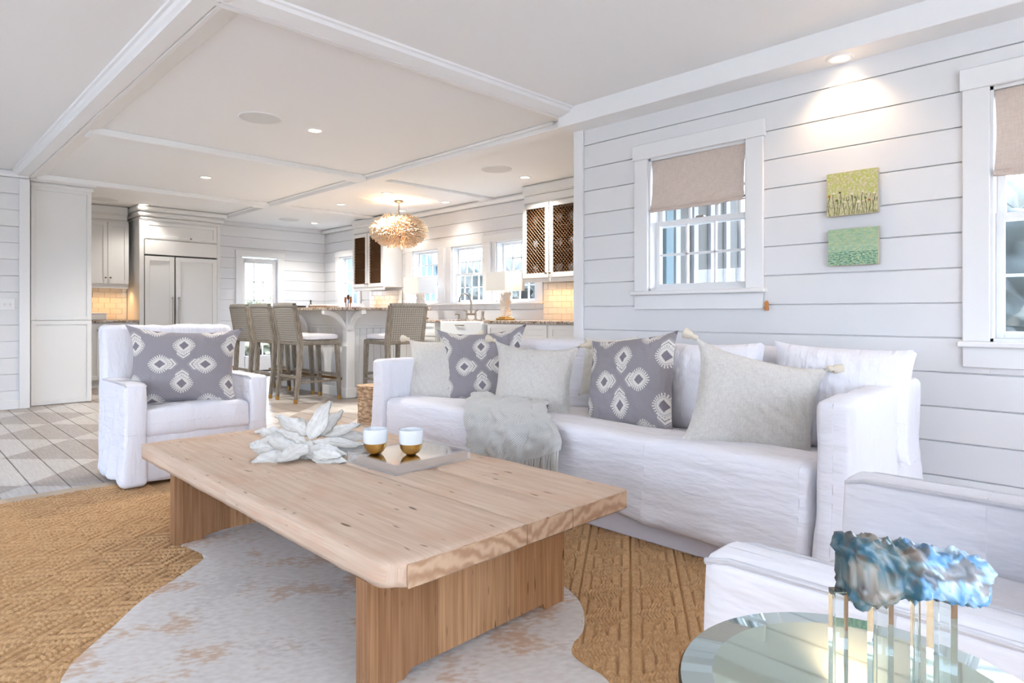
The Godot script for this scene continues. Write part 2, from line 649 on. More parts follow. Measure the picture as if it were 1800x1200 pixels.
# a double-hung window in an opening u0..u1, y0..y1 of a wall
func window(called, plane, n, u0, u1, y0, y1, cols, rows, casing, meet = -1.0, sides = [1, 1], frame_in = 0.035):
	var w = structure(called, plane, facing(n))
	var d = 0.16
	# lining of the opening
	var lining = [[Vector3(u0 + 0.008, (y0 + y1) / 2, -d / 2), Vector3(0.016, y1 - y0, d)], [Vector3(u1 - 0.008, (y0 + y1) / 2, -d / 2), Vector3(0.016, y1 - y0, d)],
		[Vector3((u0 + u1) / 2, y1 - 0.008, -d / 2), Vector3(u1 - u0, 0.016, d)], [Vector3((u0 + u1) / 2, y0 + 0.008, -d / 2), Vector3(u1 - u0, 0.016, d)]]
	for l in lining:
		part("jamb", boxm(l[1], 0.0, 1, l[0]), M.trim, w)
	if casing > 0.0:
		if sides[0]:
			part("casing", span(Vector3(u0 - casing, y0, 0.0), Vector3(u0 + 0.004, y1, 0.024), 0.003, 1), M.trim, w)
		if sides[1]:
			part("casing", span(Vector3(u1 - 0.004, y0, 0.0), Vector3(u1 + casing, y1, 0.024), 0.003, 1), M.trim, w)
		part("head_casing", span(Vector3(u0 - casing - 0.012, y1, 0.0), Vector3(u1 + casing + 0.012, y1 + casing, 0.030), 0.003), M.trim, w)
		part("sill", span(Vector3(u0 - casing - 0.02, y0 - 0.028, -0.02), Vector3(u1 + casing + 0.02, y0, 0.055), 0.006), M.trim, w)
		part("apron", span(Vector3(u0 - casing, y0 - 0.13, 0.0), Vector3(u1 + casing, y0 - 0.028, 0.022), 0.003), M.trim, w)
	var ym = meet if meet > 0.0 else (y0 + y1) * 0.5
	var ins = 0.016
	for k in 2:
		var a = Vector3(u0 + ins, y0 + ins if k == 0 else ym - 0.02, -0.085 if k == 0 else -0.125)
		var b = Vector3(u1 - ins, ym + 0.02 if k == 0 else y1 - ins, 0)
		var f = frame_in
		var z = a.z
		var sash = part("lower_sash" if k == 0 else "upper_sash", boxesm([
			[Vector3(a.x + f / 2, (a.y + b.y) / 2, z), Vector3(f, b.y - a.y, 0.036)], [Vector3(b.x - f / 2, (a.y + b.y) / 2, z), Vector3(f, b.y - a.y, 0.036)],
			[Vector3((a.x + b.x) / 2, a.y + f / 2, z), Vector3(b.x - a.x - 2 * f, f, 0.036)], [Vector3((a.x + b.x) / 2, b.y - f / 2, z), Vector3(b.x - a.x - 2 * f, f, 0.036)]], 0.002, 1), M.trim, w)
		var gx0 = a.x + f
		var gx1 = b.x - f
		var gy0 = a.y + f
		var gy1 = b.y - f
		for c in range(1, cols):
			var x = lerp(gx0, gx1, float(c) / cols)
			part("muntin", span(Vector3(x - 0.008, gy0, z - 0.012), Vector3(x + 0.008, gy1, z + 0.012), 0.002, 1), M.trim, sash)
		for r in range(1, rows):
			var yy = lerp(gy0, gy1, float(r) / rows)
			part("muntin", span(Vector3(gx0, yy - 0.008, z - 0.012), Vector3(gx1, yy + 0.008, z + 0.012), 0.002), M.trim, sash)
		for c in cols:
			for r in rows:
				var q = QuadMesh.new()
				q.size = Vector2((gx1 - gx0) / cols, (gy1 - gy0) / rows)
				part("pane", q, M.pane, sash, Vector3(lerp(gx0, gx1, (c + 0.5) / cols), lerp(gy0, gy1, (r + 0.5) / rows), z))
	if casing > 0.0 and cols < 4:
		part("sash_lock", boxm(Vector3(0.06, 0.012, 0.03), 0.003), M.nickel, w, Vector3((u0 + u1) / 2 , ym + 0.026, -0.075))
	return w

func room():
	# floor: painted planks over a dark bed
	var fl = structure("floor")
	part("bed", span(Vector3(-3.4, -0.1, 3.2), Vector3(6.2, -0.012, -11.2), 0.0), M.floor_joint, fl)
	var x = -3.19
	var k = 0
	var T = 1.01
	while x < 6.0:
		var cuts = [3.0, -1.0 - 0.7 * (k % 5), -8.0 - 0.55 * ((k * 3) % 5), -10.95]
		for c in 3:
			var z0 = cuts[c] - 0.0008
			var z1 = cuts[c + 1] + 0.0008
			var s = st()
			var xa = x + 0.0015
			var xb = x + 0.167 - 0.0015
			var b = 0.002
			var P = [Vector3(xa + b, 0, z0), Vector3(xb - b, 0, z0), Vector3(xb - b, 0, z1), Vector3(xa + b, 0, z1), Vector3(xa, -0.012, z0), Vector3(xb, -0.012, z0), Vector3(xb, -0.012, z1), Vector3(xa, -0.012, z1)]
			for q in [[0, 1, 2, 3, Vector3.UP], [0, 3, 7, 4, Vector3.LEFT], [1, 2, 6, 5, Vector3.RIGHT], [0, 1, 5, 4, Vector3.BACK], [3, 2, 6, 7, Vector3.FORWARD]]:
				var pts = []
				var uvs = []
				for i in 4:
					pts.append(P[q[i]])
					uvs.append(Vector2(P[q[i]].x / T, P[q[i]].z / T))
				poly(s, pts, q[4], uvs)
			part("plank", done(s), M["floor%d" % ((k * 2 + c) % 3)], fl)
		x += 0.167
		k += 1
	# walls
	var W1 = [-2.515, 1.205, -1.784, 2.15]
	var W2 = [-0.545, 0.905, 0.30, 2.17]
	wall("wall_right", Vector3(3.9, 0, 0), Vector3.LEFT, -3.165, 3.0, 2.48, [W1, W2], true, "white shiplap wall behind the sofa")
	var corner = structure("trim_1", Vector3.ZERO, Basis(), "flat white corner board at the end of the shiplap wall")
	part("corner_board", span(Vector3(3.875, 0, -3.19), Vector3(3.899, 2.48, -3.10), 0.003, 1), M.trim, corner)
	window("window_1", Vector3(3.9, 0, 0), Vector3.LEFT, W1[0], W1[2], W1[1], W1[3], 3, 2, 0.108, 1.685)
	window("window_2", Vector3(3.9, 0, 0), Vector3.LEFT, W2[0], W2[2], W2[1], W2[3], 3, 2, 0.108, 1.53)
	var left = wall("wall_left", Vector3(0, 0, -8.75), Vector3.BACK, -3.2, 1.18, 2.61, [], true, "white shiplap wall beyond the armchair")
	part("corner_board", span(Vector3(1.085, 0, 0), Vector3(1.18, 2.53, 0.02), 0.003, 1), M.trim, left)
	part("cornice", span(Vector3(-3.2, 2.535, 0), Vector3(1.18, 2.61, 0.05), 0.02), M.trim, left)
	part("baseboard", span(Vector3(-3.2, 0, 0), Vector3(1.085, 0.10, 0.016), 0.004), M.trim, left)
	wall("wall_pantry", Vector3(1.165, 0, 0), Vector3.RIGHT, 8.93, 11.0, 2.61, [], false, "white side wall of the pantry recess")
	# back wall with the glazed door
	wall("wall_back", Vector3(0, 0, -10.95), Vector3.BACK, 1.1, 6.1, 2.61, [[4.40, 0.0, 5.03, 2.03]], true, "white shiplap wall at the far end of the kitchen")
	# kitchen wall with the three windows over the sink
	var KA = [-8.16, 1.20, -7.49, 2.02]
	var KB = [-7.20, 1.20, -6.51, 2.02]
	var KC = [-6.25, 1.20, -5.52, 2.02]
	var KD = [-10.41, 1.19, -9.78, 2.07]
	wall("wall_kitchen", Vector3(5.95, 0, 0), Vector3.LEFT, -10.95, -3.16, 2.61, [KA, KB, KC, KD], true, "white shiplap wall over the kitchen sink")
	var i = 3
	for o in [KA, KB, KC, KD]:
		window("window_%d" % i, Vector3(5.95, 0, 0), Vector3.LEFT, o[0], o[2], o[1], o[3], 4 if i < 6 else 2, 2, 0.11 if i == 6 else 0.0, 1.61, [1, 1], 0.026)
		i += 1
	var kt = structure("trim_2", Vector3(5.95, 0, 0), facing(Vector3.LEFT), "wide white casing around the three sink windows")
	for u in [[-8.33, -8.16], [-7.49, -7.20], [-6.51, -6.25], [-5.52, -5.38]]:
		part("casing", span(Vector3(u[0], 1.2, 0), Vector3(u[1], 2.02, 0.022), 0.003, 1), M.trim, kt)
	for u in [-7.38, -6.39]:
		part("mullion", span(Vector3(u - 0.07, 1.2, 0.022), Vector3(u + 0.07, 2.02, 0.07), 0.004, 1), M.trim, kt)
	part("head_casing", span(Vector3(-8.34, 2.02, 0), Vector3(-5.37, 2.13, 0.026), 0.003), M.trim, kt)
	part("sill", span(Vector3(-8.36, 1.172, -0.02), Vector3(-5.35, 1.2, 0.075), 0.005), M.trim, kt)
	wall("wall_wing", Vector3(0, 0, -3.165), Vector3.FORWARD, -5.97, -4.06, 2.61, [], false, "white return wall between the kitchen and the garden")
	# the side of the room behind the camera: tall windows and glazed doors
	var big = [[-6.3, 0.5, -4.9, 1.95], [-3.5, 0.5, -2.1, 2.05]]
	var bl = []
	for o in big:
		bl.append([-o[2], o[1], -o[0], o[3]])
	wall("wall_garden", Vector3(-3.2, 0, 0), Vector3.RIGHT, -3.0, 8.75, 2.61, bl, true, "white shiplap wall with the tall garden windows")
	var front = [[-2.5, 0.8, -1.6, 2.05], [-1.1, 0.15, 0.8, 2.15], [1.2, 0.15, 2.9, 2.15]]
	wall("wall_front", Vector3(0, 0, 3.0), Vector3.FORWARD, -3.9, 3.2, 2.61, front, true, "white shiplap wall with the glazed garden doors")
	i = 7
	for o in bl:
		window("window_%d" % i, Vector3(-3.2, 0, 0), Vector3.RIGHT, o[0], o[2], o[1], o[3], 3, 2, 0.108)
		i += 1
	for o in front:
		window("window_%d" % i, Vector3(0, 0, 3.0), Vector3.FORWARD, o[0], o[2], o[1], o[3], 3, 3, 0.108)
		i += 1
	# glazed door
	var dr = structure("door_1", Vector3(0, 0, -10.95), Basis(), "white door with a grid of glass panes at the far end of the kitchen")
	var z = -0.06
	part("casing", span(Vector3(4.29, 0, 0), Vector3(4.40, 2.03, 0.022), 0.003, 1), M.trim, dr)
	part("casing", span(Vector3(5.03, 0, 0), Vector3(5.14, 2.03, 0.022), 0.003, 1), M.trim, dr)
	part("head_casing", span(Vector3(4.28, 2.03, 0), Vector3(5.15, 2.13, 0.026), 0.003), M.trim, dr)
	part("door_leaf", boxesm([[Vector3(4.435, 1.01, z), Vector3(0.065, 2.0, 0.04)], [Vector3(4.985, 1.01, z), Vector3(0.08, 2.0, 0.04)], [Vector3(4.7, 1.965, z), Vector3(0.49, 0.09, 0.04)], [Vector3(4.7, 0.16, z), Vector3(0.49, 0.3, 0.04)]], 0.002, 1), M.trim, dr)
	for c in [1, 2]:
		part("muntin", span(Vector3(4.4675 + c * 0.159 - 0.009, 0.31, z - 0.014), Vector3(4.4675 + c * 0.159 + 0.009, 1.92, z + 0.014), 0.002, 1), M.trim, dr)
	for r in range(1, 5):
		part("muntin", span(Vector3(4.4675, 0.31 + r * 0.322 - 0.009, z - 0.014), Vector3(4.945, 0.31 + r * 0.322 + 0.009, z + 0.014), 0.002), M.trim, dr)
	for c in 3:
		for r in 5:
			var q = QuadMesh.new()
			q.size = Vector2(0.159, 0.322)
			part("pane", q, M.pane, dr, Vector3(4.4675 + (c + 0.5) * 0.159, 0.31 + (r + 0.5) * 0.322, z))
	part("door_knob", lathe([Vector2(0.001, 0), Vector2(0.025, 0.004), Vector2(0.028, 0.02), Vector2(0.012, 0.035), Vector2(0.012, 0.05)], 14), M.nickel, dr, Vector3(4.985, 1.0, 0.02), Basis(Vector3.RIGHT, -PI / 2))
	var bb = structure("baseboard_back", Vector3(0, 0, -10.95), Basis(), "honey coloured wooden baseboard of the far wall")
	part("board", span(Vector3(3.80, 0.02, 0), Vector3(4.29, 0.16, 0.02), 0.004), flat(Color(0.66, 0.43, 0.24), 0.5), bb)
	part("board", span(Vector3(5.14, 0.02, 0), Vector3(5.3, 0.16, 0.02), 0.004), flat(Color(0.66, 0.43, 0.24), 0.5), bb)

# a strip of mouldings: profile points (across, height) pulled along an axis
func moulding(profile, a, b, across):
	var s = st()
	for k in profile.size() - 1:
		var p = across * profile[k].x + Vector3.UP * profile[k].y
		var q = across * profile[k + 1].x + Vector3.UP * profile[k + 1].y
		var e = q - p
		var along = (b - a).normalized()
		poly(s, [a + p, b + p, b + q, a + q], along.cross(e) * (1.0 if along.cross(e).y <= 0.0 else -1.0) + Vector3.DOWN * 0.0001)
	for e in [[a, a - b], [b, b - a]]:
		var pts = []
		for p in profile:
			pts.append(e[0] + across * p.x + Vector3.UP * p.y)
		poly(s, pts, e[1])
	return done(s)

func ceiling_beams():
	var c = structure("ceiling", Vector3.ZERO, Basis(), "flat white painted ceiling")
	part("plaster", span(Vector3(-3.4, 2.61, 3.2), Vector3(6.2, 2.76, -11.2), 0.0), M.ceil, c)
	# the long beam at the left of the kitchen, crown on the living side, cove on the other
	var t = structure("trim_3", Vector3.ZERO, Basis(), "long flat beam between the living room and kitchen ceilings")
	var prof = [Vector2(1.015, 2.612), Vector2(1.02, 2.598), Vector2(1.035, 2.594), Vector2(1.045, 2.578), Vector2(1.06, 2.566), Vector2(1.066, 2.555), Vector2(1.16, 2.553), Vector2(1.163, 2.562), Vector2(1.172, 2.562), Vector2(1.175, 2.553), Vector2(1.20, 2.556), Vector2(1.31, 2.60), Vector2(1.33, 2.612)]
	part("beam", moulding(prof, Vector3(0, 0, -8.75), Vector3(0, 0, -3.06), Vector3.RIGHT), M.paint, t)
	t = structure("trim_4", Vector3.ZERO, Basis(), "cross beam where the kitchen ceiling begins")
	var prof2 = [Vector2(-3.045, 2.612), Vector2(-3.05, 2.598), Vector2(-3.065, 2.594), Vector2(-3.075, 2.576), Vector2(-3.09, 2.572), Vector2(-3.165, 2.553), Vector2(-3.17, 2.562), Vector2(-3.18, 2.562), Vector2(-3.183, 2.553), Vector2(-3.22, 2.553), Vector2(-3.34, 2.605), Vector2(-3.345, 2.612)]
	part("beam", moulding(prof2, Vector3(1.1, 0, 0), Vector3(3.72, 0, 0), Vector3.BACK), M.paint, t)
	t = structure("trim_5", Vector3.ZERO, Basis(), "beam over the island running towards the refrigerator")
	part("beam", span(Vector3(3.90, 2.55, -3.18), Vector3(4.07, 2.612, -10.3), 0.006), M.paint, t)
	part("bead", span(Vector3(3.86, 2.585, -3.4), Vector3(3.90, 2.612, -10.3), 0.012), M.paint, t)
	part("bead", span(Vector3(4.07, 2.585, -3.2), Vector3(4.11, 2.612, -10.3), 0.012), M.paint, t)
	var n = 6
	for z in [-6.22, -8.74]:
		t = structure("trim_%d" % n, Vector3.ZERO, Basis(), "shallow ceiling beam crossing the kitchen")
		part("beam", span(Vector3(1.24, 2.552, z), Vector3(3.90, 2.612, z - 0.20), 0.006), M.paint, t)
		part("beam", span(Vector3(4.07, 2.575, z), Vector3(5.95, 2.612, z - 0.20), 0.006), M.paint, t)
		n += 1
	t = structure("trim_8", Vector3.ZERO, Basis(), "boxed white soffit above the shiplap wall")
	part("soffit", span(Vector3(3.70, 2.475, 3.0), Vector3(4.04, 2.63, -3.20), 0.004), M.paint, t)
	t = structure("trim_9", Vector3.ZERO, Basis(), "cornice above the sink wall")
	part("cornice", span(Vector3(5.86, 2.54, -3.2), Vector3(5.95, 2.612, -10.95), 0.03), M.trim, t)
	# recessed lights
	var spots = [
		[Vector3(2.63, 2.61, -5.01), "recessed ceiling light beside the large round speaker grille"],
		[Vector3(2.65, 2.61, -7.62), "recessed ceiling light in the panel between the two cross beams, left of the island"],
		[Vector3(2.67, 2.61, -10.13), "recessed ceiling light just in front of the white wall cabinets"],
		[Vector3(4.67, 2.61, -6.97), "recessed ceiling light nearest the pendant, on the camera side"],
		[Vector3(4.67, 2.61, -8.13), "recessed ceiling light left of the reed pendant, over the far bar"],
		[Vector3(5.62, 2.61, -6.94), "recessed ceiling light right of the reed pendant, above the sink"],
		[Vector3(5.24, 2.61, -5.03), "recessed ceiling light in front of the wire-door cabinet on the right"],
		[Vector3(5.32, 2.61, -10.15), "recessed ceiling light in the far corner above the glazed door wall"],
		[Vector3(5.62, 2.61, -7.99), "recessed ceiling light behind the reed pendant"]]
	for s in spots:
		downlight(s[0], s[1], 0.055, (0.28 if s[0].x > 5.5 else (0.6 if s[0].x < 3.0 else 1.3)) if s[0].x > 5.5 or s[0].z < -10.0 else 2.8, Color(1.0, 0.97, 0.925))
	downlight(Vector3(3.80, 2.475, -1.205), "recessed light in the soffit above the two small paintings", 0.05, 0.32, Color(1.0, 0.84, 0.66))
	for s in [[Vector3(2.155, 2.61, -5.0), "large round speaker grille nearest the camera in the kitchen ceiling"], [Vector3(4.73, 2.61, -4.97), "round ceiling speaker grille close to the wire-door cabinet on the right"],
			[Vector3(2.19, 2.61, -10.09), "round ceiling speaker grille above the white wall cabinets"], [Vector3(4.83, 2.61, -10.08), "round ceiling speaker grille in front of the glazed door"]]:
		var g = thing("ceiling_speaker", s[1], "speaker", s[0], Basis(), "round ceiling speakers")
		part("rim", lathe([Vector2(0.168, 0.0), Vector2(0.17, -0.006), Vector2(0.16, -0.009), Vector2(0.155, -0.005)], 40), M.ceil, g)
		part("grille", lathe([Vector2(0.156, -0.005), Vector2(0.08, -0.007), Vector2(0.0005, -0.007)], 40), flat(Color(0.86, 0.86, 0.855), 0.9), g)

func downlight(at, label, r, energy, tone):
	var d = thing("recessed_light", label, "ceiling light", at, Basis(), "recessed ceiling lights")
	part("trim_ring", lathe([Vector2(r + 0.024, 0.0), Vector2(r + 0.024, -0.004), Vector2(r + 0.012, -0.010), Vector2(r, -0.008), Vector2(r - 0.004, -0.002)], 28), M.trim, d)
	part("lens", lathe([Vector2(r - 0.002, -0.0025), Vector2(0.0005, -0.0035)], 28), M.lamp_glow, d)
	var l = SpotLight3D.new()
	l.name = "beam_light"
	l.light_color = tone
	l.light_energy = energy
	l.light_size = r * 0.7
	l.spot_angle = 62.0
	l.spot_angle_attenuation = 0.9
	l.spot_range = 14.0
	l.spot_attenuation = 2.0
	l.shadow_enabled = true
	l.position = Vector3(0, -0.03, 0)
	l.rotation_degrees = Vector3(-90, 0, 0)
	d.add_child(l)

# ==================================================================== outside
func outside():
	var gn = noise(0.03, 101, 3)
	var g = thing("lawn", "pale winter lawn outside the windows", "lawn", Vector3.ZERO)
	var grass = triplanar(image(128, 128, func(x, y): return mixc(Color(0.33, 0.335, 0.26), Color(0.26, 0.27, 0.20), 0.5 + gn.get_noise_2d(x * 2.0, y * 2.0))), 0.95, 0.3)
	part("ground", span(Vector3(-45, -0.5, 45), Vector3(60, -0.37, -70), 0.0), grass, g)
	var pav = thing("terrace", "pale stone terrace outside the garden windows", "terrace", Vector3.ZERO)
	part("paving", span(Vector3(-12, -0.37, 12), Vector3(-3.5, -0.30, -12), 0.0), flat(Color(0.86, 0.85, 0.83), 0.9), pav)
	part("paving", span(Vector3(-3.5, -0.37, 12), Vector3(6, -0.30, 3.4), 0.0), flat(Color(0.86, 0.85, 0.83), 0.9), pav)
	var leaf = flat(Color(0.235, 0.255, 0.24), 0.9)
	var dry = flat(Color(0.44, 0.44, 0.36), 0.9)
	var hedge_spots = [
		[Vector3(11.5, -0.36, -12.2), Vector3(1.5, 2.7, 3.0), "loose grey-green hedge outside the middle sink window"],
		[Vector3(11.2, -0.36, -8.8), Vector3(1.4, 2.6, 2.6), "grey-green shrub outside the sink window beside the wire-door cabinet"],
		[Vector3(10.2, -0.36, -1.9), Vector3(1.6, 2.9, 2.4), "tall grey shrub seen through the window at the right edge"],
		[Vector3(9.4, -0.36, -21.5), Vector3(6.0, 2.3, 1.2), "low hazy hedge seen through the glazed door"]]
	for h in hedge_spots:
		hedge(h[0], h[1], h[2], dry if h[0].z < -20.0 else leaf)
	for b in [[Vector3(14.5, -0.36, -14.6), "bare branching tree outside the middle sink window", 5], [Vector3(14.2, -0.36, -11.6), "bare branching tree outside the right-hand sink window", 9]]:
		bare_tree(b[0], b[1], b[2])
	# the neighbour's house: shingled gable
	var hs = thing("neighbour_house", "blue-grey shingled house with a steep gable outside the left sink window", "house", Vector3(14.0, -0.36, -18.6))
	var shingle = flat(Color(0.34, 0.39, 0.43), 0.9)
	var s = st()
	var pts = [Vector3(-1.2, 0, 2.3), Vector3(-1.2, 0, -4.0), Vector3(-1.2, 3.2, -4.0), Vector3(-1.2, 6.6, -0.9), Vector3(-1.2, 3.2, 2.3)]
	poly(s, pts, Vector3.LEFT)
	var back = []
	for p in pts:
		back.append(p + Vector3(6, 0, 0))
	poly(s, back, Vector3.RIGHT)
	for k in 5:
		var j = (k + 1) % 5
		var mid = (pts[k] + pts[j]) * 0.5 - Vector3(-1.2, 2.5, -0.9)
		poly(s, [pts[k], pts[j], back[j], back[k]], mid)
	part("wall", done(s), shingle, hs)
	for sd in [[Vector3(0, 6.7, -0.9), Vector3(0, 2.9, 2.65)], [Vector3(0, 6.7, -0.9), Vector3(0, 2.9, -4.35)]]:
		var a = sd[0]
		var b = sd[1]
		var q = st()
		var nrm = Vector3(0, abs(b.z - a.z), 3.8 * sign(b.z - a.z)).normalized() * 0.12
		for o in [0.0, 1.0]:
			poly(q, [Vector3(-1.5, a.y, a.z) + nrm * o, Vector3(5, a.y, a.z) + nrm * o, Vector3(5, b.y, b.z) + nrm * o, Vector3(-1.5, b.y, b.z) + nrm * o], nrm * (o * 2.0 - 1.0))
		poly(q, [Vector3(-1.5, a.y, a.z), Vector3(-1.5, b.y, b.z), Vector3(-1.5, b.y, b.z) + nrm, Vector3(-1.5, a.y, a.z) + nrm], Vector3.LEFT)
		part("roof_slope", done(q), flat(Color(0.40, 0.42, 0.44), 0.9), hs)
	for w in [Vector2(0.9, 2.4), Vector2(-0.4, 2.4), Vector2(0.3, 4.1)]:
		var f = part("window", boxesm([[Vector3(0, 0.42, 0), Vector3(0.06, 0.08, 0.76)], [Vector3(0, -0.42, 0), Vector3(0.06, 0.08, 0.76)], [Vector3(0, 0, 0.36), Vector3(0.06, 0.9, 0.08)], [Vector3(0, 0, -0.36), Vector3(0.06, 0.9, 0.08)], [Vector3(0, 0, 0), Vector3(0.05, 0.05, 0.7)]]), M.trim, hs, Vector3(-1.22, w.y, w.x))
		part("pane", boxm(Vector3(0.02, 0.8, 0.66)), flat(Color(0.55, 0.62, 0.68), 0.1), f)
	# boarded side of the kitchen wing, seen through the window over the sofa
	var pw = thing("wing_siding", "beige boarded outer wall with white battens outside the window with the shade", "siding", Vector3(0, 0, -3.0))
	var beige = flat(Color(0.36, 0.35, 0.33), 0.9)
	for k in 9:
		var x0 = 4.10 + k * 0.32
		part("panel", span(Vector3(x0, -0.36, -0.02), Vector3(x0 + 0.32, 2.9, 0.02), 0.0, 1), beige, pw)
		part("batten", span(Vector3(x0 + 0.27, -0.36, 0.02), Vector3(x0 + 0.35, 2.9, 0.055), 0.004, 1), flat(Color(0.60, 0.60, 0.60), 0.8), pw)
	var pp = thing("porch_post", "teal-grey porch post just outside the window with the shade", "post", Vector3(4.62, -0.36, -2.83))
	part("shaft", span(Vector3(-0.06, 0, -0.06), Vector3(0.06, 2.9, 0.06), 0.006, 1), flat(Color(0.36, 0.44, 0.46), 0.7), pp)
	part("foot", span(Vector3(-0.08, 0, -0.08), Vector3(0.08, 0.2, 0.08), 0.006, 1), flat(Color(0.36, 0.44, 0.46), 0.7), pp)

func hedge(at, size, label, mat):
	var h = thing("hedge", label, "hedge", at)
	var n = noise(1.6, int(at.x * 10) + 3, 4)
	part("foliage", softbox(size, 0.5, 0.13, func(p, nn):
		var q = p + nn * (n.get_noise_3d(p.x * 2.5, p.y * 2.5, p.z * 2.5) * 0.5)
		q.y = max(q.y, -size.y / 2 + 0.01)
		return q), mat, h, Vector3(0, size.y / 2, 0))
	part("stem", tube([Vector3(0, 0, 0), Vector3(0.03, 0.5, 0)], 0.06, 6), M.dark, h)

func bare_tree(at, label, sd):
	var r = RandomNumberGenerator.new()
	r.seed = sd
	var t = thing("bare_tree", label, "tree", at)
	var bark = flat(Color(0.40, 0.385, 0.37), 0.9)
	part("trunk", tube([Vector3(0, 0, 0), Vector3(0.05, 1.5, 0.04), Vector3(0.0, 2.6, 0)], [0.12, 0.09, 0.06], 7), bark, t)
	for k in 16:
		var a = r.randf() * TAU
		var y0 = r.randf_range(1.2, 2.5)
		var p = Vector3(0.02, y0, 0.02)
		var pts = [p]
		var rad = [0.035]
		for q in 5:
			p += Vector3(cos(a) * 0.30, r.randf_range(0.18, 0.42), sin(a) * 0.30)
			a += r.randf_range(-0.7, 0.7)
			pts.append(p)
			rad.append(0.03 - q * 0.005)
		part("branch", tube(pts, rad, 5), bark, t)

# ==================================================================== kitchen
# a framed cabinet front: stiles, rails and a sunk panel, centred on its face, z outwards
func front_mesh(w, h, rail = 0.06, th = 0.02):
	if min(w, h) < rail * 2.6:
		return boxm(Vector3(w, h, th), 0.002)
	return boxesm([[Vector3(-w / 2 + rail / 2, 0, 0), Vector3(rail, h, th)], [Vector3(w / 2 - rail / 2, 0, 0), Vector3(rail, h, th)],
		[Vector3(0, h / 2 - rail / 2, 0), Vector3(w - 2 * rail, rail, th)], [Vector3(0, -h / 2 + rail / 2, 0), Vector3(w - 2 * rail, rail, th)], [Vector3(0, 0, -0.005), Vector3(w - 2 * rail, h - 2 * rail, 0.008)]], 0.0015)

func knob_mesh():
	return lathe([Vector2(0.006, 0.0), Vector2(0.006, 0.012), Vector2(0.014, 0.02), Vector2(0.014, 0.026), Vector2(0.001, 0.03)], 12)

func cup_pull():
	return boxesm([[Vector3(0, 0, 0.008), Vector3(0.09, 0.022, 0.016)], [Vector3(0, 0.008, 0.014), Vector3(0.075, 0.008, 0.026)]], 0.003)

func base_cabinet(at, n, w, label, fronts, h = 0.925, d = 0.62):
	var c = thing("base_cabinet", label, "cabinet", at, facing(n), "white base cabinets along the sink wall")
	part("carcass", span(Vector3(-w / 2, 0.10, 0), Vector3(w / 2, h, -d), 0.002), M.cabinet, c)
	part("toe_kick", span(Vector3(-w / 2, 0.0, -0.07), Vector3(w / 2, 0.10, -d), 0.0), M.cabinet, c)
	for f in fronts:
		var fr = part(f[4], front_mesh(f[2] - f[0] - 0.008, f[3] - f[1] - 0.008, 0.05), M.cabinet, c, Vector3((f[0] + f[2]) / 2, (f[1] + f[3]) / 2, 0.011))
		part("cup_pull", cup_pull(), M.nickel, fr, Vector3(0, min(0.0, 0.0) if f[4] == "drawer" else (f[3] - f[1]) * 0.5 - 0.07, 0.011))
	return c

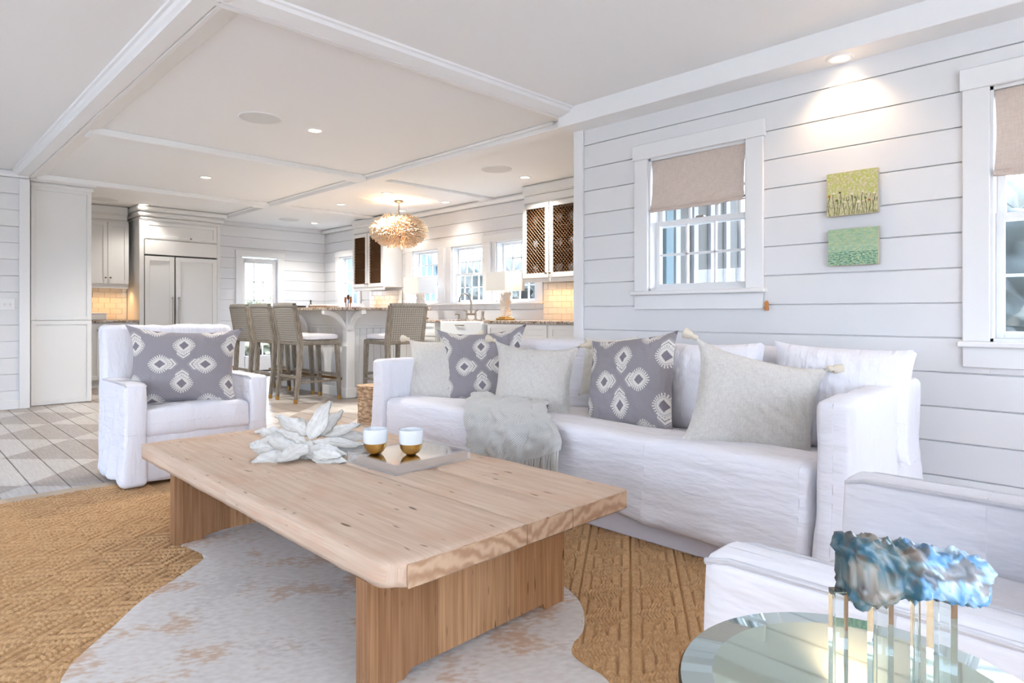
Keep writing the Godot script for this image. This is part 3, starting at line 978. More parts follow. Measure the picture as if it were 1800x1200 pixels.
func wire_cabinet(at, n, w, h, d, label, with_glasses):
	var c = thing("wall_cabinet", label, "cabinet", at, facing(n), "wall cabinets with bronze wire doors")
	var t = 0.02
	part("carcass", boxesm([[Vector3(-w / 2 + t / 2, h / 2, -d / 2), Vector3(t, h, d)], [Vector3(w / 2 - t / 2, h / 2, -d / 2), Vector3(t, h, d)], [Vector3(0, t / 2, -d / 2), Vector3(w - 2 * t, t, d)], [Vector3(0, h - t / 2, -d / 2), Vector3(w - 2 * t, t, d)]], 0.001, 1), M.cabinet, c)
	part("light_rail", span(Vector3(-w / 2, -0.05, 0), Vector3(w / 2, 0.0, -0.02), 0.004), M.cabinet, c)
	part("crown", boxesm([[Vector3(0, h + 0.06, -d / 2), Vector3(w, 0.12, d)], [Vector3(0, h + 0.175, -d / 2 + 0.02), Vector3(w + 0.04, 0.125, d)]], 0.02), M.cabinet, c)
	part("back_panel", span(Vector3(-w / 2 + t, t, -d + 0.012), Vector3(w / 2 - t, h - t, -d + 0.002), 0.0), M.brown_inside, c)
	for sx in [-1.0, 1.0]:
		part("lining", boxm(Vector3(0.004, h - 2 * t, d - 0.03), 0.0, 0, Vector3(sx * (w / 2 - t - 0.003), h / 2, -d / 2 - 0.01)), M.brown_inside, c)
	for k in 2:
		part("shelf", span(Vector3(-w / 2 + t, h * (k + 1) / 3.0 + 0.005, -0.03), Vector3(w / 2 - t, h * (k + 1) / 3.0 + 0.02, -d + 0.012), 0.001), M.brown_inside, c)
	for k in 2:
		var x0 = -w / 2 if k == 0 else 0.0
		var dw = w / 2
		var r = 0.055
		var door = part("door", boxesm([[Vector3(x0 + r / 2 + 0.01, h / 2, 0.01), Vector3(r, h - 0.01, 0.02)], [Vector3(x0 + dw - r / 2 - 0.004, h / 2, 0.01), Vector3(r, h - 0.01, 0.02)], [Vector3(x0 + dw / 2, r / 2 + 0.005, 0.01), Vector3(dw - 2 * r, r, 0.02)], [Vector3(x0 + dw / 2, h - r / 2 - 0.005, 0.01), Vector3(dw - 2 * r, r, 0.02)]], 0.0015, 1), M.cabinet, c)
		# crossed bronze wires
		var s = st()
		var ax = x0 + r + 0.006
		var bx = x0 + dw - r
		var ay = r
		var by = h - r
		var W = bx - ax
		var H = by - ay
		var gap = 0.046
		for sgn in [1.0, -1.0]:
			var o = -H
			while o < W:
				var p0 = Vector2(o, 0)
				var p1 = Vector2(o + H, H)
				if p0.x < 0:
					p0 = Vector2(0, -o)
				if p1.x > W:
					p1 = Vector2(W, W - o)
				if p1.y > p0.y + 0.004:
					var A = Vector3(ax + p0.x if sgn > 0 else bx - p0.x, ay + p0.y, 0.006 + 0.002 * sgn)
					var B = Vector3(ax + p1.x if sgn > 0 else bx - p1.x, ay + p1.y, 0.006 + 0.002 * sgn)
					tube_into(s, [A, B], 0.0042, 4)
				o += gap
		part("wire_mesh", done(s), M.wire, door)
		part("knob", knob_mesh(), M.nickel, door, Vector3(-0.03 if k == 0 else 0.03, 0.055, 0.02), Basis(Vector3.RIGHT, PI / 2))
	if with_glasses:
		var prof = [Vector2(0.03, 0.0), Vector2(0.03, 0.003), Vector2(0.005, 0.008), Vector2(0.004, 0.06), Vector2(0.025, 0.08), Vector2(0.034, 0.11), Vector2(0.030, 0.15), Vector2(0.029, 0.15), Vector2(0.032, 0.11), Vector2(0.023, 0.083), Vector2(0.001, 0.07)]
		var gm = lathe(prof, 12)
		var gmat = glass(0.35, Color(0.85, 0.88, 0.92))
		for sh in 3:
			for k in 8:
				var y = 0.02 if sh == 0 else h * sh / 3.0 + 0.02
				var lx = -w / 2 + 0.09 + k * (w - 0.18) / 7.0
				var p = Vector3(lx, y, -0.13 - 0.08 * (k % 2))
				var g = thing("wine_glass", "clear stemmed glass on the %s shelf behind the bronze wire doors on the right" % ["bottom", "middle", "top"][sh], "glass", c.transform * p, Basis(), "glasses behind the wire doors")
				part("bowl", gm, gmat, g)

func under_light(at, label, energy = 0.09):
	var d = thing("cabinet_light", label, "light", at, Basis(), "small lights under the wall cabinets")
	part("housing", lathe([Vector2(0.032, 0.0), Vector2(0.032, -0.008), Vector2(0.026, -0.011)], 16), M.steel, d)
	part("lens", lathe([Vector2(0.026, -0.0105), Vector2(0.0005, -0.0115)], 16), M.warm_glow, d)
	var l = SpotLight3D.new()
	l.name = "warm_light"
	l.light_color = Color(1.0, 0.78, 0.52)
	l.light_energy = energy
	l.light_size = 0.02
	l.spot_angle = 75.0
	l.spot_angle_attenuation = 1.0
	l.spot_range = 6.0
	l.spot_attenuation = 2.0
	l.shadow_enabled = true
	l.position = Vector3(0, -0.025, 0)
	l.rotation_degrees = Vector3(-90, 0, 0)
	d.add_child(l)

func kitchen():
	# sink wall: base cabinets in the local frame of the wall (x is world z)
	base_cabinet(Vector3(5.3, 0, -4.15), Vector3.LEFT, 1.14, "white base cabinet below the glass cabinet, half hidden by the shiplap wall", [[-0.55, 0.74, 0.55, 0.92, "drawer"], [-0.55, 0.12, 0.0, 0.73, "door"], [0.0, 0.12, 0.55, 0.73, "door"]])
	base_cabinet(Vector3(5.3, 0, -5.22), Vector3.LEFT, 1.0, "white drawer cabinet right of the farmhouse sink", [[-0.49, 0.74, 0.49, 0.92, "drawer"], [-0.49, 0.44, 0.49, 0.73, "drawer"], [-0.49, 0.12, 0.49, 0.43, "drawer"]])
	var sc = thing("base_cabinet", "white cabinet under the farmhouse sink", "cabinet", Vector3(5.3, 0, -6.22), facing(Vector3.LEFT), "white base cabinets along the sink wall")
	part("carcass", span(Vector3(-0.5, 0.10, 0), Vector3(0.5, 0.66, -0.62), 0.002), M.cabinet, sc)
	part("toe_kick", span(Vector3(-0.5, 0.0, -0.07), Vector3(0.5, 0.10, -0.62), 0.0), M.cabinet, sc)
	for k in 2:
		var dm = part("door", front_mesh(0.485, 0.53, 0.05), M.cabinet, sc, Vector3(-0.245 + 0.49 * k, 0.385, 0.011))
		part("knob", knob_mesh(), M.nickel, dm, Vector3(0.2 - 0.4 * k, 0.2, 0.01), Basis(Vector3.RIGHT, PI / 2))
	var sink = thing("farmhouse_sink", "white apron-front sink under the bridge faucet", "sink", Vector3(5.3, 0.66, -6.22), facing(Vector3.LEFT))
	part("apron", span(Vector3(-0.42, 0.0, -0.03), Vector3(0.42, 0.285, 0.02), 0.012), M.milk, sink)
	part("basin", boxesm([[Vector3(0, 0.02, -0.25), Vector3(0.84, 0.04, 0.43)], [Vector3(-0.40, 0.15, -0.25), Vector3(0.04, 0.26, 0.43)], [Vector3(0.40, 0.15, -0.25), Vector3(0.04, 0.26, 0.43)], [Vector3(0, 0.15, -0.45), Vector3(0.76, 0.26, 0.03)]], 0.004), M.milk, sink)
	part("towel_bar", tube([Vector3(-0.09, 0.235, 0.035), Vector3(0.09, 0.235, 0.035)], 0.007, 8), M.nickel, sink)
	base_cabinet(Vector3(5.3, 0, -7.14), Vector3.LEFT, 0.82, "white drawer cabinet left of the farmhouse sink, behind the lone stool", [[-0.40, 0.74, 0.40, 0.92, "drawer"], [-0.40, 0.44, 0.40, 0.73, "drawer"], [-0.40, 0.12, 0.40, 0.43, "drawer"]])
	base_cabinet(Vector3(5.3, 0, -8.9), Vector3.LEFT, 2.66, "long white base cabinet in the corner behind the island", [[-1.32, 0.74, -0.45, 0.92, "drawer"], [-0.45, 0.74, 0.45, 0.92, "drawer"], [0.45, 0.74, 1.32, 0.92, "drawer"], [-1.32, 0.12, -0.45, 0.73, "door"], [-0.45, 0.12, 0.45, 0.73, "door"], [0.45, 0.12, 1.32, 0.73, "door"]])
	var ct = thing("sink_countertop", "speckled brown and cream stone worktop along the sink wall", "countertop", Vector3(0, 0.926, 0))
	part("slab", span(Vector3(5.275, 0, -6.66), Vector3(5.94, 0.036, -10.24), 0.004), M.granite, ct)
	part("slab", span(Vector3(5.275, 0, -3.56), Vector3(5.94, 0.036, -5.78), 0.004), M.granite, ct)
	part("slab", span(Vector3(5.74, 0, -5.78), Vector3(5.94, 0.036, -6.66), 0.002), M.granite, ct)
	for b in [[-4.3, -5.36, "cream glazed backsplash lit warm below the right wire-door cabinet"], [-8.42, -9.36, "cream glazed backsplash lit warm below the left wire-door cabinet"]]:
		var bs = thing("backsplash", b[2], "backsplash", Vector3(5.93, 0.963, (b[0] + b[1]) / 2), facing(Vector3.LEFT))
		var wv = abs(b[1] - b[0])
		for row in 6:
			var nx = int(wv / 0.152)
			for k in nx + 1:
				var x0 = max(-wv / 2, -wv / 2 + (k - 0.5 * (row % 2)) * 0.152)
				var x1 = min(wv / 2, -wv / 2 + (k + 1 - 0.5 * (row % 2)) * 0.152)
				if x1 - x0 > 0.02:
					part("tile", span(Vector3(x0 + 0.001, row * 0.0765 + 0.001, 0.0), Vector3(x1 - 0.001, row * 0.0765 + 0.0755, 0.012), 0.002), M.tile, bs)
	wire_cabinet(Vector3(5.6, 1.47, -4.97), Vector3.LEFT, 0.87, 0.90, 0.345, "white wall cabinet with bronze wire doors beside the end of the shiplap wall", true)
	wire_cabinet(Vector3(5.6, 1.47, -8.9), Vector3.LEFT, 0.91, 0.88, 0.345, "white wall cabinet with bronze wire doors partly hidden by the reed pendant", false)
	for z in [[-4.75, "rightmost"], [-4.97, "middle"], [-5.2, "leftmost"]]:
		under_light(Vector3(5.74, 1.469, z[0]), "small warm light under the right wire-door cabinet, the %s of three" % z[1])
	for z in [[-8.75, "right"], [-9.1, "left"]]:
		under_light(Vector3(5.74, 1.469, z[0]), "small warm light under the left wire-door cabinet, the %s of two" % z[1])
	faucet()
	for l in [[Vector3(5.58, 0.962, -5.70), "table lamp with a square white shade right of the sink"], [Vector3(5.58, 0.962, -7.47), "table lamp with a square white shade left of the sink, behind the lone stool"]]:
		lamp(l[0], l[1])
	# refrigerator wall
	var f = thing("refrigerator", "white panelled built-in refrigerator with two tall doors", "refrigerator", Vector3(3.235, 0, -10.32))
	part("carcass", span(Vector3(-0.505, 0.02, -0.01), Vector3(0.505, 2.13, -0.60), 0.0), flat(Color(0.30, 0.30, 0.30), 0.5), f)
	part("top_grille", span(Vector3(-0.50, 1.915, 0), Vector3(0.51, 2.128, 0.03), 0.002), M.cabinet, f)
	for k in 2:
		var x0 = -0.50 if k == 0 else -0.085
		var x1 = -0.105 if k == 0 else 0.51
		var door = part("door", front_mesh(x1 - x0, 1.79, 0.065, 0.03), M.cabinet, f, Vector3((x0 + x1) / 2, 0.995, 0.015))
		var hx = (x1 - x0) / 2 - 0.03 if k == 0 else -(x1 - x0) / 2 + 0.035
		part("handle", tube([Vector3(hx, 0.28, 0.02), Vector3(hx, 0.30, 0.06), Vector3(hx, -0.32, 0.06), Vector3(hx, -0.34, 0.02)], 0.012, 8), M.nickel, door)
	var sr = thing("refrigerator_surround", "white crown-topped cabinet enclosing the refrigerator", "cabinet", Vector3(3.235, 0, -10.3))
	part("side_panel", span(Vector3(-0.57, 0, 0), Vector3(-0.51, 2.46, -0.63), 0.002, 1), M.cabinet, sr)
	part("side_panel", span(Vector3(0.515, 0, 0), Vector3(0.565, 2.46, -0.63), 0.002, 1), M.cabinet, sr)
	part("upper_box", span(Vector3(-0.51, 2.135, -0.01), Vector3(0.515, 2.46, -0.63), 0.002), M.cabinet, sr)
	var fd = part("flap_door", front_mesh(1.0, 0.24, 0.045), M.cabinet, sr, Vector3(0.0, 2.27, 0.001))
	part("knob", knob_mesh(), M.nickel, fd, Vector3(0.12, -0.09, 0.01), Basis(Vector3.RIGHT, PI / 2))
	part("crown", boxesm([[Vector3(0, 2.44, -0.28), Vector3(1.16, 0.05, 0.62)], [Vector3(0, 2.50, -0.26), Vector3(1.22, 0.07, 0.66)], [Vector3(0, 2.57, -0.24), Vector3(1.28, 0.07, 0.72)]], 0.02), M.cabinet, sr)
	# cabinets left of the refrigerator
	var wc = thing("wall_cabinet", "white two-door wall cabinet above the warm lit counter", "cabinet", Vector3(2.20, 1.45, -10.6), Basis())
	part("carcass", span(Vector3(-0.44, 0, 0), Vector3(0.40, 0.95, -0.33), 0.002), M.cabinet, wc)
	for k in 2:
		var dm = part("door", front_mesh(0.445 if k == 0 else 0.265, 0.89, 0.055), M.cabinet, wc, Vector3(-0.095 if k == 0 else 0.265, 0.475, 0.011))
		part("knob", knob_mesh(), M.nickel, dm, Vector3(0.195 if k == 0 else -0.105, -0.36, 0.01), Basis(Vector3.RIGHT, PI / 2))
	part("light_rail", span(Vector3(-0.44, -0.04, 0), Vector3(0.40, 0.0, -0.02), 0.004), M.cabinet, wc)
	part("crown", boxesm([[Vector3(-0.03, 1.0, -0.16), Vector3(0.84, 0.1, 0.34)], [Vector3(-0.03, 1.093, -0.14), Vector3(0.84, 0.128, 0.38)]], 0.02), M.cabinet, wc)
	for x in [[1.95, "leftmost"], [2.3, "middle"], [2.53, "rightmost"]]:
		under_light(Vector3(x[0], 1.449, -10.72), "small warm light under the white two-door wall cabinet, the %s of three" % x[1])
	var bc = thing("base_cabinet", "white base cabinet left of the refrigerator, behind the armchair", "cabinet", Vector3(2.20, 0, -10.35), Basis())
	part("carcass", span(Vector3(-0.98, 0.1, 0), Vector3(0.46, 0.915, -0.58), 0.002), M.cabinet, bc)
	part("toe_kick", span(Vector3(-0.98, 0.0, -0.07), Vector3(0.46, 0.1, -0.58), 0.002), M.cabinet, bc)
	for k in 2:
		var dm = part("door", front_mesh(0.44, 0.78, 0.055), M.cabinet, bc, Vector3(-0.22 + 0.45 * k, 0.51, 0.011))
		part("knob", knob_mesh(), M.nickel, dm, Vector3(0.18 - 0.36 * k, 0.3, 0.01), Basis(Vector3.RIGHT, PI / 2))
	var c2 = thing("pantry_countertop", "speckled stone worktop left of the refrigerator", "countertop", Vector3(2.20, 0.916, -10.35))
	part("slab", span(Vector3(-0.98, 0, 0.025), Vector3(0.46, 0.036, -0.59), 0.004), M.granite, c2)
	var bs2 = thing("backsplash", "cream tiled backsplash glowing warm above the pantry counter", "backsplash", Vector3(2.20, 0.955, -10.945))
	for row in 6:
		for k in 10:
			var x0 = max(-0.9, -0.9 + (k - 0.5 * (row % 2)) * 0.152)
			var x1 = min(0.46, -0.9 + (k + 1 - 0.5 * (row % 2)) * 0.152)
			if x1 - x0 > 0.02:
				part("tile", span(Vector3(x0 + 0.001, row * 0.0825 + 0.001, 0.0), Vector3(x1 - 0.001, row * 0.0825 + 0.0815, 0.012), 0.002), M.tile, bs2)
	# tall cabinet whose end panel faces the living room
	var tc = thing("tall_cabinet", "tall flat white cabinet end with a thin crown beside the left shiplap wall", "cabinet", Vector3(1.495, 0, -8.86))
	part("carcass", span(Vector3(-0.29, 0.0, -0.02), Vector3(0.295, 2.50, -0.62), 0.002), M.cabinet, tc)
	part("upper_panel", front_mesh(0.575, 1.52, 0.045, 0.02), M.cabinet, tc, Vector3(0.0, 1.73, -0.008))
	part("lower_panel", front_mesh(0.575, 0.955, 0.045, 0.02), M.cabinet, tc, Vector3(0.0, 0.485, -0.008))
	part("crown", boxesm([[Vector3(0.005, 2.51, -0.29), Vector3(0.63, 0.05, 0.66)], [Vector3(0.01, 2.57, -0.28), Vector3(0.66, 0.07, 0.70)]], 0.02), M.cabinet, tc)
	var sw = thing("switch_plate", "white wall plate with three switches on the left shiplap wall", "switch", Vector3(0.96, 1.145, -8.748))
	part("plate", boxm(Vector3(0.18, 0.125, 0.008), 0.003, 0, Vector3(0, 0, 0.006)), M.trim, sw)
	for k in 3:
		part("toggle", boxm(Vector3(0.012, 0.026, 0.014), 0.002), M.cabinet, sw, Vector3(-0.05 + k * 0.05, 0, 0.014))

func faucet():
	var f = thing("bridge_faucet", "tall aged-brass bridge faucet with a gooseneck spout", "faucet", Vector3(5.80, 0.962, -6.60), facing(Vector3.LEFT))
	var s = st()
	tube_into(s, [Vector3(0, 0.07, 0), Vector3(0, 0.23, 0), Vector3(0, 0.30, 0.02), Vector3(0, 0.345, 0.07), Vector3(0, 0.36, 0.12), Vector3(0, 0.345, 0.17), Vector3(0, 0.30, 0.205), Vector3(0, 0.24, 0.215)], [0.014, 0.012, 0.012, 0.012, 0.012, 0.012, 0.012, 0.014], 10)
	part("spout", done(s), M.nickel, f)
	part("bridge", tube([Vector3(-0.09, 0.075, 0), Vector3(0.09, 0.075, 0)], 0.013, 10), M.nickel, f)
	for x in [-0.09, 0.09]:
		part("leg", tube([Vector3(x, 0, 0), Vector3(x, 0.012, 0), Vector3(x, 0.014, 0), Vector3(x, 0.11, 0)], [0.026, 0.026, 0.013, 0.013], 10), M.nickel, f)
		part("lever", tube([Vector3(x, 0.115, 0), Vector3(x + sign(x) * 0.06, 0.13, 0.01)], [0.012, 0.007], 8), M.nickel, f)
	var sp = thing("side_spray", "aged-brass side spray right of the faucet", "sprayer", Vector3(5.80, 0.962, -6.36))
	part("base", lathe([Vector2(0.026, 0), Vector2(0.026, 0.01), Vector2(0.014, 0.03), Vector2(0.012, 0.05)], 14), M.nickel, sp)
	part("handle", lathe([Vector2(0.012, 0.05), Vector2(0.018, 0.09), Vector2(0.02, 0.115), Vector2(0.001, 0.12)], 14), M.nickel, sp)
	var so = thing("soap_dispenser", "aged-brass soap dispenser left of the faucet", "dispenser", Vector3(5.80, 0.962, -6.86))
	part("stem", lathe([Vector2(0.02, 0), Vector2(0.02, 0.01), Vector2(0.009, 0.02), Vector2(0.009, 0.07), Vector2(0.001, 0.075)], 12), M.nickel, so)
	part("nozzle", tube([Vector3(0, 0.07, 0), Vector3(-0.06, 0.075, 0), Vector3(-0.075, 0.062, 0)], 0.007, 8), M.nickel, so)

func lamp(at, label):
	var l = thing("table_lamp", label, "lamp", at, Basis(), "square-shaded lamps on the sink counter")
	part("base", boxesm([[Vector3(0, 0.014, 0), Vector3(0.17, 0.028, 0.17)], [Vector3(0, 0.036, 0), Vector3(0.12, 0.016, 0.12)]], 0.004), M.brass, l)
	var n = noise(9.0, int(at.z * 100), 3)
	var coral = triplanar(image(64, 64, func(x, y): return mixc(Color(0.92, 0.90, 0.87), Color(0.70, 0.60, 0.50), 0.15 + 1.4 * n.get_noise_2d(x * 0.02, y * 0.02))), 0.7, 6.0)
	part("stem", softbox(Vector3(0.11, 0.33, 0.11), 0.03, 0.02, func(p, nn): return p + nn * n.get_noise_3d(p.x, p.y, p.z) * 0.03), coral, l, Vector3(0, 0.205, 0))
	part("neck", tube([Vector3(0, 0.36, 0), Vector3(0, 0.43, 0)], 0.008, 8), M.brass, l)
	var s = st()
	var h0 = 0.372
	var h1 = 0.60
	for k in 4:
		var a = TAU * k / 4 + PI / 4
		var b = a + PI / 2
		var r0 = 0.245
		var r1 = 0.235
		var q = [Vector3(cos(a) * r0, h0, sin(a) * r0), Vector3(cos(b) * r0, h0, sin(b) * r0), Vector3(cos(b) * r1, h1, sin(b) * r1), Vector3(cos(a) * r1, h1, sin(a) * r1)]
		var mid = (a + b) / 2
		var o = Vector3(cos(mid), 0, sin(mid))
		poly(s, q, o)
		var q2 = []
		for p in q:
			q2.append(p - Vector3(p.x, 0, p.z).normalized() * 0.004)
		poly(s, q2, -o)
		poly(s, [q[0], q[1], q2[1], q2[0]], Vector3.DOWN)
		poly(s, [q[2], q[3], q2[3], q2[2]], Vector3.UP)
	part("lamp_shade", done(s), M.shade_white, l)

# ==================================================================== island and stools
func island():
	var isl = thing("kitchen_island", "white bead-boarded kitchen island with curved brackets under the bar", "island", Vector3(4.08, 0, -6.95))
	# local: +x to the sink, -z to the far end
	part("core", span(Vector3(0.06, 0.0, -0.06), Vector3(1.02, 1.085, -2.2), 0.0), M.cabinet, isl)
	part("corner_post", span(Vector3(-0.015, 0, 0.015), Vector3(0.10, 1.085, -0.10), 0.006, 1), M.cabinet, isl)
	part("plinth", span(Vector3(-0.03, 0, 0.03), Vector3(0.12, 0.13, -0.12), 0.008), M.cabinet, isl)
	for k in 22:
		part("bead_board", span(Vector3(0.045, 0.12, -0.10 - k * 0.095 - 0.002), Vector3(0.06, 0.86, -0.10 - (k + 1) * 0.095 + 0.002), 0.004, 1), M.cabinet, isl)
	for k in 9:
		part("bead_board", span(Vector3(0.10 + k * 0.102 + 0.002, 0.12, -0.06), Vector3(0.10 + (k + 1) * 0.102 - 0.002, 0.86, -0.045), 0.004, 1), M.cabinet, isl)
	part("rail", span(Vector3(0.025, 0.86, -0.10), Vector3(0.06, 0.895, -2.2), 0.006), M.cabinet, isl)
	part("rail", span(Vector3(0.10, 0.86, -0.06), Vector3(1.02, 0.895, -0.025), 0.006), M.cabinet, isl)
	part("frieze", span(Vector3(0.04, 0.895, -0.10), Vector3(0.06, 1.085, -2.2), 0.002), M.cabinet, isl)
	part("frieze", span(Vector3(0.10, 0.895, -0.06), Vector3(1.02, 1.085, -0.04), 0.002), M.cabinet, isl)
	part("skirting", span(Vector3(0.02, 0, -0.10), Vector3(0.06, 0.12, -2.2), 0.006), M.cabinet, isl)
	part("skirting", span(Vector3(0.10, 0, -0.06), Vector3(1.02, 0.12, -0.02), 0.006), M.cabinet, isl)
	part("foot_rail", tube([Vector3(-0.02, 0.235, -0.12), Vector3(-0.02, 0.235, -2.15)], 0.018, 10), flat(Color(0.55, 0.38, 0.19), 0.4, 0.6), isl, Vector3.ZERO, Basis(), "brass foot rail")
	for z in [-0.3, -1.1, -1.9]:
		part("rail_bracket", tube([Vector3(0.03, 0.235, z), Vector3(-0.02, 0.235, z)], 0.01, 8), M.brass, isl)
	# curved brackets
	var br = st()
	var pts = []
	for k in 13:
		var a = PI / 2 * k / 12.0
		pts.append(Vector2(0.27 - 0.27 * sin(a), 0.25 * cos(a)))
	var inner = []
	var outer = []
	for k in 13:
		var a = PI / 2 * k / 12.0
		outer.append(Vector3(-0.27 * sin(a), -0.27 * (1.0 - cos(a)) + 0.0, 0))
	# arm along -x at the top, swinging down to the post
	var arc = []
	for k in 13:
		var a = PI / 2 * k / 12.0
		arc.append(Vector2(-0.28 * (1.0 - sin(a)), -0.26 * (1.0 - cos(a)) * 1.0))
	for k in 12:
		var p = arc[k]
		var q = arc[k + 1]
		var dn = Vector2(0.045, -0.045)
		for zz in [0.03, -0.03]:
			poly(br, [Vector3(p.x, p.y, zz), Vector3(q.x, q.y, zz), Vector3(q.x - 0.005, q.y - 0.055, zz), Vector3(p.x - 0.005, p.y - 0.055, zz)], Vector3(0, 0, zz))
		poly(br, [Vector3(p.x, p.y, 0.03), Vector3(q.x, q.y, 0.03), Vector3(q.x, q.y, -0.03), Vector3(p.x, p.y, -0.03)], Vector3(1, 1, 0))
		poly(br, [Vector3(p.x - 0.005, p.y - 0.055, 0.03), Vector3(q.x - 0.005, q.y - 0.055, 0.03), Vector3(q.x - 0.005, q.y - 0.055, -0.03), Vector3(p.x - 0.005, p.y - 0.055, -0.03)], Vector3(-1, -1, 0))
	cbox(br, Vector3(-0.28, -0.02, 0), Vector3(0.05, 0.06, 0.066), 0.006)
	var bm = done(br)
	part("bracket", bm, M.cabinet, isl, Vector3(0.0, 1.085, -0.045))
	part("bracket", bm, M.cabinet, isl, Vector3(0.0, 1.085, -1.05))
	part("bracket", bm, M.cabinet, isl, Vector3(0.0, 1.085, -2.05))
	part("bracket", bm, M.cabinet, isl, Vector3(0.045, 1.085, 0.0), Basis(Vector3.UP, PI / 2))
	var top = thing("bar_top", "speckled stone raised bar top of the island", "countertop", Vector3(4.08, 1.086, -6.95))
	part("slab", span(Vector3(-0.31, 0, 0.31), Vector3(1.06, 0.036, -2.25), 0.005), M.granite, top)
	# stools
	var s0 = stool()
	var face = turn(90)
	s0.transform = Transform3D(face, Vector3(3.70, 0, -7.20))
	s0.set_meta("label", "grey woven-back counter stool nearest the island corner, white seat pad showing")
	duplicate_thing(s0, Vector3(3.70, 0, -7.87), face, "grey woven-back counter stool in the middle of the row of three")
	duplicate_thing(s0, Vector3(3.70, 0, -8.54), face, "grey woven-back counter stool farthest along the row of three")
	duplicate_thing(s0, Vector3(4.52, 0, -6.60), turn(180), "grey woven-back counter stool on its own, back towards the sofa")

# a counter stool facing +z
func stool():
	var s = thing("counter_stool", "grey woven counter stool", "stool", Vector3.ZERO, Basis(), "woven counter stools at the island")
	for sx in [-1.0, 1.0]:
		part("front_leg", tube4([Vector3(sx * 0.235, 0.70, 0.245), Vector3(sx * 0.24, 0.05, 0.275)], [0.024, 0.018]), M.driftwood, s)
		part("back_leg", tube4([Vector3(sx * 0.255, 1.14, -0.31), Vector3(sx * 0.25, 0.72, -0.235), Vector3(sx * 0.245, 0.35, -0.25), Vector3(sx * 0.24, 0.05, -0.285)], [0.022, 0.027, 0.024, 0.018]), M.driftwood, s)
		part("foot_cap", boxm(Vector3(0.038, 0.05, 0.038), 0.003), M.brass, s, Vector3(sx * 0.24, 0.025, 0.276))
		part("foot_cap", boxm(Vector3(0.038, 0.05, 0.038), 0.003), M.brass, s, Vector3(sx * 0.24, 0.025, -0.288))
		part("side_stretcher", tube4([Vector3(sx * 0.24, 0.24, 0.262), Vector3(sx * 0.243, 0.24, -0.262)], [0.013, 0.013]), M.driftwood, s)
	part("front_stretcher", tube4([Vector3(-0.24, 0.30, 0.262), Vector3(0.24, 0.30, 0.262)], [0.016, 0.016]), M.driftwood, s)
	part("back_stretcher", tube4([Vector3(-0.243, 0.30, -0.256), Vector3(0.243, 0.30, -0.256)], [0.014, 0.014]), M.driftwood, s)
	part("seat_frame", boxm(Vector3(0.53, 0.055, 0.53), 0.012), M.driftwood, s, Vector3(0, 0.70, 0.005))
	part("seat_cushion", softbox(Vector3(0.49, 0.075, 0.47), 0.03, 0.06), M.slip, s, Vector3(0, 0.762, 0.03))
	# woven back panel, a little curved and leaning
	var f = func(u, v):
		var y = lerp(0.715, 1.145, v)
		var z = lerp(-0.235, -0.31, v) - 0.012 * (1.0 - pow(2.0 * u - 1.0, 2.0))
		return Vector3((u - 0.5) * 0.50, y, z)
	var b = SurfaceTool.new()
	b.append_from(grid_mesh(func(u, v): return f.call(u, v) + Vector3(0, 0, 0.02), 10, 8), 0, Transform3D())
	b.append_from(grid_mesh(func(u, v): return f.call(1.0 - u, v) - Vector3(0, 0, 0.02), 10, 8), 0, Transform3D())
	part("woven_back", b.commit(), M.rope, s)
	part("back_edge", tube4([Vector3(-0.255, 1.145, -0.31), Vector3(-0.1, 1.15, -0.32), Vector3(0.1, 1.15, -0.32), Vector3(0.255, 1.145, -0.31)], [0.022, 0.022, 0.022, 0.022]), M.rope, s)
	return s

func tube4(pts, radii):
	var s = st()
	for k in pts.size() - 1:
		var dir = (pts[k + 1] - pts[k]).normalized()
		var u = Vector3.RIGHT if abs(dir.x) < 0.7 else Vector3.BACK
		var w = dir.cross(u).normalized()
		u = w.cross(dir).normalized()
		var A = []
		var B = []
		for q in [[-1, -1], [1, -1], [1, 1], [-1, 1]]:
			A.append(pts[k] + (u * q[0] + w * q[1]) * radii[k])
			B.append(pts[k + 1] + (u * q[0] + w * q[1]) * radii[k + 1])
		for i in 4:
			var j = (i + 1) % 4
			poly(s, [A[i], A[j], B[j], B[i]], (A[i] + A[j]) * 0.5 - pts[k], [Vector2(0, 0), Vector2(0.04, 0), Vector2(0.04, 0.5), Vector2(0, 0.5)])
		if k == 0:
			poly(s, A, -dir)
		if k == pts.size() - 2:
			poly(s, B, dir)
	return done(s)

# ==================================================================== living room
func rug_height(x, z, steep, twist):
	# concentric square ridges set on the diagonal, each a twisted rope
	# lozenges 0.33 by 0.227 with their long diagonal across the room
	var a = x * 3.0303 + z * 4.4248
	var b = x * 3.0303 - z * 4.4248
	var fa = a - floor(a) - 0.5
	var fb = b - floor(b) - 0.5
	var r = max(abs(fa), abs(fb)) * 2.0
	var along = a if abs(fb) > abs(fa) else b
	var ridge = min(1.0, abs(cos(r * PI * 2.5)) * steep)
	var rope = abs(sin(along * twist + r * 8.0))
	return ridge * (0.0085 + 0.0070 * rope)

